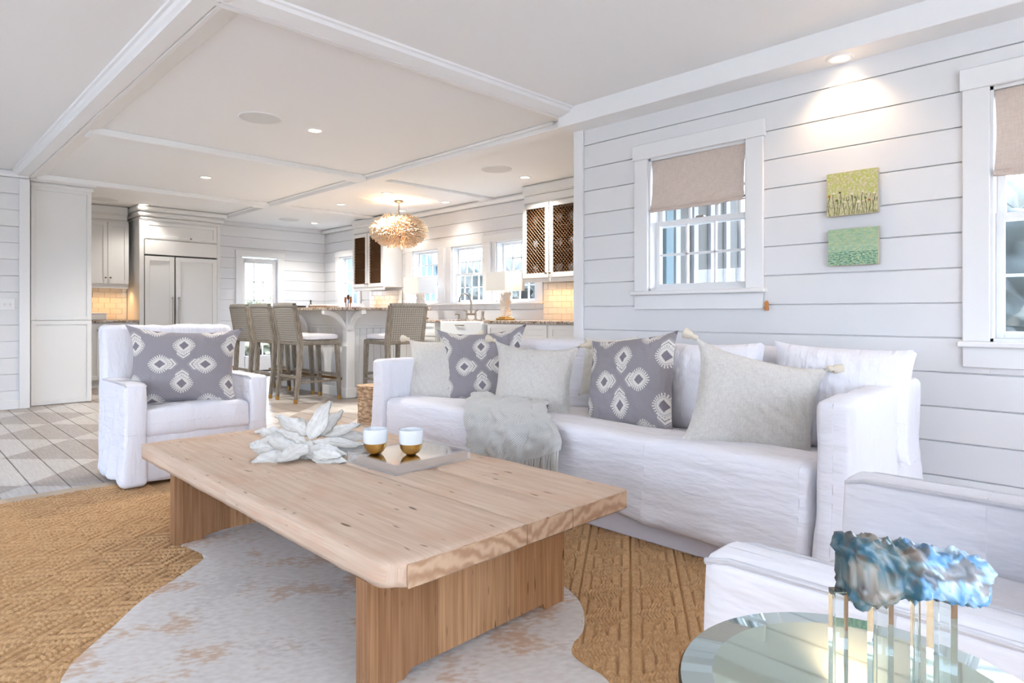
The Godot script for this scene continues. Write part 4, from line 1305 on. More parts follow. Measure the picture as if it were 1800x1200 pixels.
func rug_patch(x0, x1, z0, z1, step, steep, twist):
	var nx = int(round((x1 - x0) / step))
	var nz = int(round((z1 - z0) / step))
	var v = PackedVector3Array()
	var n = PackedVector3Array()
	var uv = PackedVector2Array()
	var idx = PackedInt32Array()
	var h = PackedFloat32Array()
	h.resize((nx + 1) * (nz + 1))
	v.resize(h.size())
	n.resize(h.size())
	uv.resize(h.size())
	var sx = (x1 - x0) / nx
	var sz = (z1 - z0) / nz
	for j in nz + 1:
		for i in nx + 1:
			var k = j * (nx + 1) + i
			h[k] = 0.003 + rug_height(x0 + i * sx, z0 + j * sz, steep, twist)
			v[k] = Vector3(x0 + i * sx, h[k], z0 + j * sz)
			uv[k] = Vector2(v[k].x, v[k].z)
	for j in nz + 1:
		for i in nx + 1:
			var k = j * (nx + 1) + i
			var dx = h[k + (1 if i < nx else 0)] - h[k - (1 if i > 0 else 0)]
			var dz = h[k + (nx + 1 if j < nz else 0)] - h[k - (nx + 1 if j > 0 else 0)]
			n[k] = Vector3(-dx, 2.0 * step, -dz).normalized()
	idx.resize(nx * nz * 6)
	var q = 0
	for j in nz:
		for i in nx:
			var p = j * (nx + 1) + i
			idx[q] = p
			idx[q + 1] = p + 1
			idx[q + 2] = p + nx + 1
			idx[q + 3] = p + 1
			idx[q + 4] = p + nx + 2
			idx[q + 5] = p + nx + 1
			q += 6
	var arr = []
	arr.resize(Mesh.ARRAY_MAX)
	arr[Mesh.ARRAY_VERTEX] = v
	arr[Mesh.ARRAY_NORMAL] = n
	arr[Mesh.ARRAY_TEX_UV] = uv
	arr[Mesh.ARRAY_INDEX] = idx
	var m = ArrayMesh.new()
	m.add_surface_from_arrays(Mesh.PRIMITIVE_TRIANGLES, arr)
	return m

func rug():
	var t = thing("jute_rug", "large tan woven jute rug with concentric diamond ridges under the seating", "rug", Vector3(0, 0, 0))
	for q in [[-0.45, 1.15, -4.38, -1.50, 0.0054, 1.4, 34.0], [1.15, 2.60, -2.20, -0.90, 0.0034, 2.0, 50.0]]:
		var o = part("weave", rug_patch(q[0], q[1], q[2], q[3], q[4], q[5], q[6]), M.jute, t)
		o.set_meta("kind", "stuff")
	for q in [[-1.6, -4.38, -0.45, 2.0], [2.60, -4.38, 3.7, 2.0], [1.15, -4.38, 2.60, -2.20], [-0.45, -1.50, 1.15, 2.0], [1.15, -0.90, 2.60, 2.0]]:
		part("weave_ground", span(Vector3(q[0], 0.001, q[1]), Vector3(q[2], 0.0105, q[3]), 0.0), M.jute, t)
	part("backing", span(Vector3(-0.45, 0.0005, -4.38), Vector3(2.6, 0.003, -0.62), 0.0), M.jute, t)
	part("border", span(Vector3(-1.6, 0.001, -4.50), Vector3(3.7, 0.012, -4.38), 0.003), M.jute_border, t)

func cowhide():
	# outline on the floor (x, z)
	var o = [[0.30, -1.55], [0.31, -1.85], [0.367, -2.166], [0.545, -2.395], [0.678, -2.551], [0.873, -2.708], [0.965, -2.80], [0.975, -2.93], [0.955, -3.04], [1.125, -3.09], [1.30, -3.15], [1.46, -3.10], [1.62, -2.95], [1.78, -2.75], [1.90, -2.40], [1.86, -2.10], [1.87, -1.80], [1.83, -1.58], [1.792, -1.469], [1.728, -1.379], [1.653, -1.314], [1.586, -1.277], [1.531, -1.26], [1.475, -1.218], [1.455, -1.15], [1.448, -1.08], [1.38, -0.98], [1.20, -0.93], [1.0, -1.0], [0.78, -0.98], [0.58, -1.06], [0.42, -1.25]]
	var cx = 1.1
	var cz = -2.0
	var t = thing("cowhide_rug", "pale brindled cowhide with tan patches lying under the coffee table", "cowhide", Vector3(0, 0, 0))
	# smooth outline
	var ring = []
	var nn = o.size()
	for k in nn:
		var p0 = Vector2(o[(k + nn - 1) % nn][0], o[(k + nn - 1) % nn][1])
		var p1 = Vector2(o[k][0], o[k][1])
		var p2 = Vector2(o[(k + 1) % nn][0], o[(k + 1) % nn][1])
		var p3 = Vector2(o[(k + 2) % nn][0], o[(k + 2) % nn][1])
		for q in 5:
			ring.append(p1.cubic_interpolate(p2, p0, p3, q / 5.0))
	var wob = noise(3.0, 5, 2)
	var v = PackedVector3Array()
	var uv = PackedVector2Array()
	var idx = PackedInt32Array()
	var R = 14
	for r in R + 2:
		for k in ring.size() + 1:
			var p = ring[k % ring.size()]
			var f = min(1.0, float(r) / R)
			var q = Vector2(cx, cz).lerp(p, f)
			var y = 0.0195 + 0.002 * wob.get_noise_2d(q.x, q.y)
			if f > 0.93:
				y -= 0.001
			if r == R + 1:
				y = 0.0105
			v.append(Vector3(q.x, y, q.y))
			uv.append(Vector2((q.x - 0.2) / 1.9, (q.y + 3.2) / 2.4))
	var L = ring.size() + 1
	for r in R + 1:
		for k in ring.size():
			var a = r * L + k
			idx.append_array([a, a + 1, a + L, a + 1, a + L + 1, a + L])
	part("hide", smooth(v, uv, idx), M.hide, t)

func coffee_table():
	var t = thing("coffee_table", "low bleached-elm coffee table with a thick plank top and slab legs", "coffee table", Vector3(1.43, 0, -2.43))
	# top planks along z, with worn corners
	var n = noise(7.0, 17, 3)
	var wear = func(p, nn):
		return p + nn * n.get_noise_3d(p.x, p.y, p.z) * 0.0035
	var chipped = func(p, nn):
		var q = wear.call(p, nn)
		var far = Vector2(p.x + 0.247, p.z - 1.085).length()
		if far < 0.09:
			var k = pow(1.0 - far / 0.09, 2.0)
			q += Vector3(0.026, -0.010 * sign(p.y), -0.026) * k
		return q
	var xs = [-0.515, -0.02, 0.20, 0.52]
	for k in 3:
		var w = xs[k + 1] - xs[k] - 0.0012
		var top = planked(Vector3(w, 0.075, 2.17), 0.009, 0.03 if k == 0 else 0.06, chipped if k == 0 else wear, Vector2(k * 0.37, k * 0.21))
		var o = part("plank", top, M.elm, t, Vector3((xs[k] + xs[k + 1]) / 2, 0.365, 0.0))
	# weathered end grain of the near end
	for k in 3:
		part("end_grain", span(Vector3(xs[k] + (0.05 if k == 0 else 0.001), 0.334, 1.082), Vector3(xs[k + 1] - (0.014 if k == 2 else 0.002), 0.396, 1.0875), 0.001), M.elm_end, t)
	var leg_tints = [Color(0.83, 0.79, 0.75), Color(1, 1, 1), Color(0.96, 0.92, 0.88)]
	for z in [0.935, -0.625]:
		var pl = [-0.51, -0.27, 0.05, 0.30]
		for k in 3:
			var x0 = pl[k] + 0.0006
			var x1 = pl[k + 1] - 0.0006
			var lo = 0.0205
			var pts = [Vector2(x0, lo + 0.022), Vector2(x1, lo + 0.022), Vector2(x1, 0.327), Vector2(x0, 0.327)]
			if k == 0:
				pts = [Vector2(x0, lo), Vector2(x0 + 0.12, lo), Vector2(x0 + 0.145, lo + 0.022), Vector2(x1, lo + 0.022), Vector2(x1, 0.327), Vector2(x0, 0.327)]
			elif k == 2:
				pts = [Vector2(x0, lo + 0.022), Vector2(x1 - 0.11, lo + 0.022), Vector2(x1 - 0.10, lo), Vector2(x1, lo), Vector2(x1, 0.327), Vector2(x0, 0.327)]
			var lm = M.elm_leg.duplicate()
			lm.albedo_color = leg_tints[k]
			part("leg_plank", extrude(pts, z - 0.0275, z + 0.0275, Vector2(0.13 + 0.35 * k, 0.3 * k)), lm, t)

# an outline in x, y pulled along z; uv runs up the board
func extrude(pts, z0, z1, uvo):
	var s = st()
	var tri = Geometry2D.triangulate_polygon(PackedVector2Array(pts))
	for z in [z0, z1]:
		for q in range(0, tri.size(), 3):
			var v = []
			var uvs = []
			for i in 3:
				var p = pts[tri[q + i]]
				v.append(Vector3(p.x, p.y, z))
				uvs.append(Vector2(p.y, p.x) + uvo)
			poly(s, v, Vector3(0, 0, z - (z0 + z1) / 2), uvs)
	for i in pts.size():
		var p = pts[i]
		var q = pts[(i + 1) % pts.size()]
		var o = Vector3(q.y - p.y, p.x - q.x, 0)
		poly(s, [Vector3(p.x, p.y, z0), Vector3(q.x, q.y, z0), Vector3(q.x, q.y, z1), Vector3(p.x, p.y, z1)], o, [Vector2(p.y, z0) + uvo, Vector2(q.y, z0) + uvo, Vector2(q.y, z1) + uvo, Vector2(p.y, z1) + uvo])
	return done(s)

func planked(size, r, step, f, uvo):
	var m = softbox(size, r, step, f)
	# uv along z
	var a = m.surface_get_arrays(0)
	var v = a[Mesh.ARRAY_VERTEX]
	var n = a[Mesh.ARRAY_NORMAL]
	var uv = a[Mesh.ARRAY_TEX_UV]
	for i in v.size():
		if abs(n[i].x) > 0.8:
			uv[i] = Vector2(v[i].z, v[i].y) + uvo
		elif abs(n[i].z) > 0.8:
			uv[i] = Vector2(v[i].y * 3.0, v[i].x) + uvo
		else:
			uv[i] = Vector2(v[i].z, v[i].x) + uvo
	a[Mesh.ARRAY_TEX_UV] = uv
	var o = ArrayMesh.new()
	o.add_surface_from_arrays(Mesh.PRIMITIVE_TRIANGLES, a)
	return o

func sofa():
	var t = thing("slipcovered_sofa", "long white slipcovered sofa against the shiplap wall", "sofa", Vector3(2.94, 0, -2.28))
	# local: front at x -0.56, back at +0.58, along z from -1.47 to +1.48
	var n = noise(1.7, 201, 3)
	var nf = noise(5.0, 202, 3)
	part("base", boxm(Vector3(1.02, 0.125, 2.88), 0.01), M.slip_base, t, Vector3(0.02, 0.0725, 0.04))
	for x in [-0.42, 0.46]:
		for z in [-1.35, 1.35]:
			part("foot", boxm(Vector3(0.06, 0.03, 0.06), 0.004), M.dark, t, Vector3(x, 0.015, z))
	var seat = func(p, nn):
		var q = p
		var w = n.get_noise_3d(p.x * 0.6, p.y * 2.2, p.z * 1.0)
		q += nn * (0.012 * w + 0.006 * nf.get_noise_3d(p.x, p.y * 1.6, p.z * 0.6))
		if p.x < -0.2 and p.y < 0.12:
			# folds in the hanging front
			q.x -= 0.012 * (1.0 - smoothstep(-0.18, 0.12, p.y)) * (0.4 + sin(p.z * 9.0 + 2.0 * nf.get_noise_2d(p.z, 3.0)))
			q.x -= 0.016 * (1.0 - smoothstep(-0.18, 0.05, p.y))
		if p.y > 0.1:
			q.y += 0.012 * (1.0 - pow(p.z / 1.37, 2.0)) - 0.055 * smoothstep(-0.25, 0.2, p.x)
		if p.y < -0.1 and p.x < 0:
			q.y += 0.016 * sin(p.z * 3.1 + 1.0) + 0.006 * nf.get_noise_2d(p.z * 2.0, 7.0)
		return q
	part("seat_cover", softbox(Vector3(0.90, 0.375, 2.76), 0.055, 0.03, seat), M.slip, t, Vector3(-0.10, 0.297, 0.045))
	var back = func(p, nn):
		var q = p + nn * (0.014 * n.get_noise_3d(p.x, p.y * 1.2, p.z * 1.1) + 0.006 * nf.get_noise_3d(p.x, p.y * 0.6, p.z * 1.4))
		q.x += 0.06 * (p.y + 0.1)
		return q
	part("backrest", softbox(Vector3(0.24, 0.75, 2.82), 0.06, 0.035, back), M.slip, t, Vector3(0.43, 0.49, 0.02))
	for sd in [-1.0, 1.0]:
		var arm = func(p, nn):
			var q = p
			var fr = (p.x + 0.56) / 1.12
			# slopes up to the back
			q.z -= sd * 0.045 * fr
			# loose vertical folds on the outside
			var fold = sin(p.x * 23.0 + 5.0 * n.get_noise_2d(p.x * 0.8, p.y * 0.5)) * 0.007 + 0.016 * n.get_noise_3d(p.x * 2.4, p.y * 0.9, sd * 3.0) + 0.007 * nf.get_noise_3d(p.x * 1.6, p.y * 0.8, 5.0)
			q += nn * fold * (0.35 + 0.65 * smoothstep(0.32, -0.1, p.y))
			# the skirt flares towards the floor
			var fl = smoothstep(0.1, -0.36, p.y)
			q.z += sign(p.z) * 0.03 * fl * (1.0 if sign(p.z) == sd else 0.0)
			q.x -= 0.05 * fl * (1.0 if p.x < -0.5 else 0.0) * (1.0 if sd > 0 else 0.4)
			return q
		part("arm", softbox(Vector3(1.18, 0.72, 0.125), 0.03, 0.024, arm), M.slip, t, Vector3(0.03, 0.375, 1.50 if sd > 0 else -1.40))

func pillow_mesh(w, h, th, sd, pinch = 0.10, wr = 0.012, ears = 0.06):
	var n = noise(5.0, sd, 3)
	var nu = 28
	var nv = 28
	var v = PackedVector3Array()
	var uv = PackedVector2Array()
	var idx = PackedInt32Array()
	for side in [1.0, -1.0]:
		var first = v.size()
		for j in nv + 1:
			for i in nu + 1:
				var a = 2.0 * i / nu - 1.0
				var b = 2.0 * j / nv - 1.0
				var px = a * (1.0 - pinch * (1.0 - b * b) * pow(abs(a), 3.0) * 0.9)
				var py = b * (1.0 - pinch * (1.0 - a * a) * pow(abs(b), 3.0) * 0.9)
				var ear = pow(abs(a * b), 6.0) * ears
				px *= 1.0 + ear
				py *= 1.0 + ear
				var t = pow(max(0.0, 1.0 - pow(abs(a), 2.6)), 0.62) * pow(max(0.0, 1.0 - pow(abs(b), 2.6)), 0.62)
				var z = side * (th * 0.5 * t + 0.004 * (1.0 - pow(max(abs(a), abs(b)), 16.0)))
				var fade = (1.0 - pow(abs(a), 6.0)) * (1.0 - pow(abs(b), 6.0))
				z += wr * n.get_noise_2d(px * w * 2.2, py * h * 2.2) * fade
				# gathers near the edge
				z += wr * 0.6 * sin(px * 30.0 + sd) * pow(abs(b), 5.0) * fade
				v.append(Vector3(px * w * 0.5, py * h * 0.5, z))
				uv.append(Vector2(0.5 + a * 0.5, 0.5 - b * 0.5))
		for j in nv:
			for i in nu:
				var k = first + j * (nu + 1) + i
				if side > 0:
					idx.append_array([k, k + nu + 1, k + 1, k + 1, k + nu + 1, k + nu + 2])
				else:
					idx.append_array([k, k + 1, k + nu + 1, k + 1, k + nu + 2, k + nu + 1])
	return smooth(v, uv, idx, false)

# yaw turns the face (0 looks to +z, -90 to -x), tilt leans the top back, roll turns it in its plane
func pillow(called, label, at, yaw, tilt, roll, w, h, th, mat, sd, tassels = false, group = "", pinch = 0.10, ears = 0.06):
	var b = Basis(Vector3.UP, deg_to_rad(yaw)) * Basis(Vector3.RIGHT, deg_to_rad(-tilt)) * Basis(Vector3.BACK, deg_to_rad(roll))
	var t = thing(called, label, "pillow", at, b, group)
	part("cover", pillow_mesh(w, h, th, sd, pinch, 0.012, ears), mat, t)
	if tassels:
		for sx in [-1.0, 1.0]:
			for sy in [-1.0, 1.0]:
				var corner = Vector3(sx * w * 0.5 * (1.0 + ears * 0.8), sy * h * 0.5 * (1.0 + ears * 0.8), 0)
				var down = b.inverse() * Vector3(0, -1, 0)
				var out = Vector3(sx, sy, 0.0).normalized()
				var dir = (out * 0.9 + down * (0.5 if sy > 0 else 0.25)).normalized()
				var q = dir.cross(Vector3(0, 0, 1)).normalized()
				var tb = Basis(q, -dir, q.cross(-dir))
				var prof = [Vector2(0.001, 0.004), Vector2(0.012, 0.0), Vector2(0.014, -0.012), Vector2(0.010, -0.020), Vector2(0.019, -0.032), Vector2(0.026, -0.062), Vector2(0.020, -0.066), Vector2(0.001, -0.064)]
				part("tassel", lathe(prof, 12), M.tassel, t, corner, tb)
	return t

func pillows():
	pillow("linen_pillow", "natural linen pillow tucked behind the patterned one at the far arm", Vector3(2.76, 0.645, -3.47), -62, 16, 4, 0.48, 0.46, 0.15, M.linen, 11, true, "linen pillows with tassels")
	pillow("patterned_pillow", "mauve-grey pillow with cream lozenges standing at the far end of the sofa", Vector3(2.93, 0.675, -3.21), -50, 14, 4, 0.58, 0.53, 0.17, M.ikat, 12, false, "mauve pillows with cream lozenges", 0.13, 0.10)
	pillow("linen_pillow", "natural linen tasselled pillow behind the grey throw", Vector3(2.76, 0.635, -2.58), -56, 18, -3, 0.49, 0.45, 0.16, M.linen, 13, true, "linen pillows with tassels", 0.12, 0.09)
	pillow("cream_cushion", "narrow cream cushion edge between the linen and the patterned pillows", Vector3(3.16, 0.72, -2.33), -88, 12, 2, 0.38, 0.36, 0.12, M.cream, 14)
	pillow("patterned_pillow", "mauve-grey pillow with cream lozenges leaning in the middle of the sofa", Vector3(2.90, 0.655, -1.99), -88, 20, 8, 0.52, 0.54, 0.19, M.ikat, 15, false, "mauve pillows with cream lozenges", 0.03, 0.06)
	pillow("white_cushion", "white slipcovered back cushion behind the large tasselled pillow", Vector3(3.10, 0.65, -1.66), -86, 12, 2, 0.62, 0.48, 0.20, M.slip, 16, false, "white back cushions", 0.04, 0.03)
	pillow("linen_pillow", "large natural linen tasselled pillow beside the near sofa arm", Vector3(2.745, 0.635, -1.225), -48, 20, -14, 0.55, 0.47, 0.17, M.linen, 17, true, "linen pillows with tassels", 0.10, 0.09)
	pillow("white_cushion", "white slipcovered back cushion in the corner of the near sofa arm", Vector3(3.12, 0.655, -1.00), -84, 12, -2, 0.58, 0.48, 0.20, M.slip, 18, false, "white back cushions", 0.04, 0.05)

func throw_blanket():
	var t = thing("throw_blanket", "pale grey herringbone throw with a fringe hanging over the sofa seat", "blanket", Vector3(0, 0, 0))
	var n = noise(3.0, 301, 3)
	var path = [Vector2(2.72, 0.500), Vector2(2.66, 0.535), Vector2(2.60, 0.552), Vector2(2.50, 0.545), Vector2(2.42, 0.525), Vector2(2.365, 0.485), Vector2(2.34, 0.43), Vector2(2.328, 0.36), Vector2(2.318, 0.29), Vector2(2.312, 0.22)]
	var L = [0.0]
	for k in path.size() - 1:
		L.append(L[k] + path[k].distance_to(path[k + 1]))
	var at = func(s):
		var k = 0
		while k < path.size() - 2 and L[k + 1] < s:
			k += 1
		return path[k].lerp(path[k + 1], (s - L[k]) / (L[k + 1] - L[k]))
	var total = L[-1]
	var sheet = func(u, v, o):
		# hem runs slantwise: shorter at the near side
		var len = total - 0.17 * pow(u, 1.6)
		var p = at.call(v * len)
		var wv = 0.010 * sin(u * 15.0 + 3.0 * n.get_noise_2d(u * 2.0, v * 2.0)) + 0.016 * n.get_noise_2d(u * 1.5, v * 1.5)
		var spread = lerp(0.94, 1.0, smoothstep(0.0, 0.5, v))
		var top = smoothstep(0.55, 0.2, v)
		var x = p.x - (1.0 - top) * (wv + o) - (1 - top) * 0.02
		var y = p.y + top * (wv + o)
		return Vector3(x, y, lerp(-2.73, -2.10, 0.5 + (u - 0.5) * spread) - 0.85 * max(0.0, p.x - 2.36) + 0.12 * smoothstep(0.45, 1.0, v) + 0.02 * n.get_noise_2d(v * 3.0, 9.0 * round(u)))
	var s = SurfaceTool.new()
	s.append_from(grid_mesh(func(u, v): return sheet.call(u, v, 0.012), 40, 44), 0, Transform3D())
	s.append_from(grid_mesh(func(u, v): return sheet.call(1.0 - u, v, 0.0), 40, 44), 0, Transform3D())
	for e in [0.0, 1.0]:
		s.append_from(grid_mesh(func(u, v): return sheet.call(e, v, lerp(0.0, 0.012, u)), 1, 44), 0, Transform3D())
	s.append_from(grid_mesh(func(u, v): return sheet.call(v, 1.0, lerp(0.0, 0.012, u)), 1, 40), 0, Transform3D())
	part("cloth", s.commit(), M.throw, t)
	var fr = st()
	for k in 44:
		var u = (k + 0.5) / 44.0
		var p = sheet.call(u, 0.995, 0.008)
		var sw = rng.randf_range(-0.012, 0.012)
		var ln = rng.randf_range(0.11, 0.14)
		tube_into(fr, [p, p + Vector3(-0.006, -ln * 0.4, sw * 0.4), p + Vector3(-0.004, -ln, sw)], [0.0045, 0.005, 0.004], 5)
	var f = part("fringe", done(fr), M.fringe, t)
	f.set_meta("kind", "stuff")

# facing +z, origin on the floor in the middle
func armchair(at, basis, label, sd):
	var t = thing("slipcovered_armchair", label, "armchair", at, basis, "white slipcovered armchairs")
	var n = noise(2.2, sd, 3)
	var nf = noise(6.0, sd + 1, 3)
	var folds = func(p, nn, k):
		return p + nn * (k * 0.013 * n.get_noise_3d(p.x * 1.4, p.y * 0.8, p.z * 1.4) + k * 0.006 * nf.get_noise_3d(p.x, p.y * 0.5, p.z))
	var seat = func(p, nn):
		var q = folds.call(p, nn, 1.0)
		if p.y > 0.05:
			q.y += 0.012 * (1.0 - pow(p.x / 0.31, 2.0))
		return q
	part("seat_cushion", softbox(Vector3(0.63, 0.17, 0.58), 0.035, 0.03, seat), M.slip, t, Vector3(0, 0.375, 0.035))
	part("skirt", softbox(Vector3(0.64, 0.29, 0.60), 0.02, 0.03, func(p, nn): return folds.call(p, nn, 0.8)), M.slip, t, Vector3(0, 0.165, 0.01))
	part("backrest", softbox(Vector3(0.83, 0.93, 0.15), 0.03, 0.03, func(p, nn):
		var q = folds.call(p, nn, 1.0)
		q.z -= 0.05 * (p.y + 0.2)
		q.x *= 1.0 - 0.02 * smoothstep(0.0, 0.4, p.y)
		return q), M.slip, t, Vector3(0, 0.49, -0.265))
	for sx in [-1.0, 1.0]:
		part("arm", softbox(Vector3(0.115, 0.60, 0.60), 0.026, 0.022, func(p, nn):
			var q = p
			var fold = 0.006 * sin(p.z * 26.0 + 4.0 * n.get_noise_2d(p.z, p.y * 0.4)) + 0.013 * n.get_noise_3d(p.z * 2.0, p.y * 0.8, sx)
			q += nn * fold * smoothstep(0.32, 0.12, p.y)
			var fl = smoothstep(0.0, -0.3, p.y)
			if sign(p.x) == sx:
				q.x += sx * 0.02 * fl
			q.z += 0.015 * fl * (1.0 if p.z > 0.25 else 0.0)
			return q), M.slip, t, Vector3(sx * 0.365, 0.32, 0.04))
	for sx in [-1.0, 1.0]:
		for e in [-0.0515, 0.0515]:
			part("piping", tube([Vector3(sx * 0.365 + e, 0.614, -0.20), Vector3(sx * 0.365 + e, 0.614, 0.29), Vector3(sx * 0.365 + e, 0.604, 0.334)], 0.006, 6), M.slip, t)
	return t

func living():
	rug()
	cowhide()
	coffee_table()
	sofa()
	pillows()
	throw_blanket()
	armchair(Vector3(1.43, 0.011, -4.52), Basis(), "white slipcovered armchair with a patterned pillow at the far end of the coffee table", 401)
	armchair(Vector3(1.44, 0.0085, -0.21), turn(180), "white slipcovered armchair cut off at the lower right corner, behind the glass table", 411)
	pillow("patterned_pillow", "mauve-grey pillow with cream lozenges on the far armchair", Vector3(1.40, 0.70, -4.42), -22, 16, -2, 0.64, 0.50, 0.17, M.ikat, 19, false, "mauve pillows with cream lozenges", 0.11, 0.10)
	# stump stool behind the sofa
	var s = thing("stump_stool", "pale tree-stump stool beyond the far end of the sofa", "stool", Vector3(3.38, 0, -5.22))
	var n = noise(4.0, 501, 3)
	part("trunk", grid_mesh(func(u, v):
		var a = u * TAU
		var r = 0.17 + 0.02 * n.get_noise_3d(cos(a) * 0.3, v * 0.4, sin(a) * 0.3) + 0.012 * sin(a * 3.0 + v)
		return Vector3(cos(a) * r, v * 0.36, -sin(a) * r), 32, 10), M.stump, s)
	part("top", grid_mesh(func(u, v):
		var a = u * TAU
		var r = (0.17 + 0.02 * n.get_noise_3d(cos(a) * 0.3, 0.4, sin(a) * 0.3) + 0.012 * sin(a * 3.0 + 1.0)) * (1.0 - v)
		return Vector3(cos(a) * r, 0.36, -sin(a) * r), 32, 3), M.stump, s)

# ==================================================================== small things
func leaf_mesh(L, W, curl, sd):
	var n = noise(6.0, sd, 2)
	var f = func(u, v, o):
		var w = W * pow(sin(PI * pow(v, 0.75) * 0.97 + 0.05), 0.8)
		var x = (u - 0.5) * w
		var cup = 0.35 * pow(abs(u - 0.5) * 2.0, 2.0) * W * 0.5
		return Vector3(x + 0.01 * n.get_noise_2d(v * 2.0, 1.0), cup + curl * L * v * v + o + 0.006 * n.get_noise_2d(u * 3.0, v * 3.0), v * L)
	var s = SurfaceTool.new()
	s.append_from(grid_mesh(func(u, v): return f.call(u, v, 0.0035), 6, 10), 0, Transform3D())
	s.append_from(grid_mesh(func(u, v): return f.call(1.0 - u, v, 0.0), 6, 10), 0, Transform3D())
	return s.commit()

func small_things():
	# carved leaf rosette: base and tip of each leaf in (sideways, up, towards the room) and its width
	var o = thing("leaf_ornament", "whitewashed rosette of carved leaves on the coffee table", "ornament", Vector3(1.356, 0.4035, -2.627), turn(-45))
	var leaves = [
		[Vector3(0.0, 0.075, -0.02), Vector3(0.078, 0.245, -0.05), 0.072], [Vector3(0.02, 0.08, -0.04), Vector3(0.130, 0.19, -0.09), 0.056],
		[Vector3(-0.02, 0.09, -0.03), Vector3(-0.175, 0.18, -0.06), 0.058], [Vector3(-0.03, 0.10, -0.06), Vector3(-0.088, 0.16, -0.10), 0.04],
		[Vector3(-0.01, 0.06, 0.0), Vector3(-0.15, 0.118, 0.01), 0.034], [Vector3(-0.10, 0.08, -0.05), Vector3(-0.29, 0.105, -0.10), 0.05],
		[Vector3(-0.03, 0.035, 0.0), Vector3(-0.272, 0.045, 0.0), 0.105], [Vector3(-0.03, 0.042, 0.02), Vector3(-0.172, 0.072, 0.05), 0.068],
		[Vector3(-0.05, 0.012, 0.05), Vector3(-0.225, 0.006, 0.09), 0.06], [Vector3(0.0, 0.05, 0.03), Vector3(-0.10, 0.008, 0.13), 0.066],
		[Vector3(-0.01, 0.03, 0.03), Vector3(0.18, 0.012, 0.06), 0.07], [Vector3(0.03, 0.02, 0.05), Vector3(0.185, 0.006, 0.10), 0.062],
		[Vector3(0.01, 0.065, 0.0), Vector3(0.245, 0.055, -0.02), 0.042], [Vector3(0.05, 0.085, -0.03), Vector3(0.215, 0.13, -0.06), 0.046],
		[Vector3(0.06, 0.07, -0.03), Vector3(0.245, 0.085, -0.07), 0.055], [Vector3(0.06, 0.04, -0.01), Vector3(0.25, 0.025, -0.03), 0.055]]
	var k = 0
	for l in leaves:
		var ax = (l[1] - l[0])
		var len = ax.length()
		var zc = ax / len
		var up = Vector3(0.0, 0.72, 0.70)
		up = (up - zc * up.dot(zc)).normalized()
		var b = Basis(up.cross(zc), up, zc)
		part("leaf", leaf_mesh(len, l[2] * 1.25, [-0.05, 0.05, -0.09][k % 3], k), M.leaf, o, l[0], b)
		k += 1
	part("heart", lathe([Vector2(0.001, 0.0), Vector2(0.045, 0.003), Vector2(0.04, 0.03), Vector2(0.02, 0.07), Vector2(0.001, 0.08)], 12), M.leaf, o)
	# tray
	var ty = thing("acrylic_tray", "clear acrylic tray around a mirrored block on the coffee table", "tray", Vector3(1.635, 0.4035, -2.265), turn(2))
	var w = 0.40
	var d = 0.335
	part("mirror_block", span(Vector3(-w / 2 + 0.006, 0.004, -d / 2 + 0.006), Vector3(w / 2 - 0.006, 0.040, d / 2 - 0.006), 0.001), M.mirror_tray, ty)
	part("base", span(Vector3(-w / 2, 0.0, -d / 2), Vector3(w / 2, 0.004, d / 2), 0.001), M.acrylic, ty)
	for q in [[Vector3(0, 0.0245, d / 2), Vector3(w + 0.008, 0.049, 0.006)], [Vector3(0, 0.0245, -d / 2), Vector3(w + 0.008, 0.049, 0.006)], [Vector3(w / 2, 0.0245, 0), Vector3(0.006, 0.049, d)], [Vector3(-w / 2, 0.0245, 0), Vector3(0.006, 0.049, d)]]:
		part("wall", boxm(q[1], 0.001, 0, q[0]), M.acrylic, ty)
	for v in [[Vector3(1.505, 0.4440, -2.335), "white glass votive cup in a brass bowl, left of the pair on the tray"], [Vector3(1.605, 0.4440, -2.215), "white glass votive cup in a brass bowl, right of the pair on the tray"]]:
		var c = thing("votive_cup", v[1], "votive", v[0], Basis(), "votive cups on the tray")
		part("brass_bowl", lathe([Vector2(0.001, 0.0), Vector2(0.020, 0.001), Vector2(0.036, 0.012), Vector2(0.046, 0.030), Vector2(0.0485, 0.048), Vector2(0.0465, 0.048), Vector2(0.044, 0.031), Vector2(0.001, 0.006)], 28), M.brass, c)
		part("glass_cup", lathe([Vector2(0.001, 0.012), Vector2(0.03, 0.02), Vector2(0.0462, 0.046), Vector2(0.0505, 0.055), Vector2(0.052, 0.09), Vector2(0.0515, 0.107), Vector2(0.0495, 0.107), Vector2(0.049, 0.09), Vector2(0.047, 0.06), Vector2(0.03, 0.03), Vector2(0.001, 0.028)], 28), M.milk, c)
	side_table()
	paintings()
	shades()
	pendant()
	bar_things()

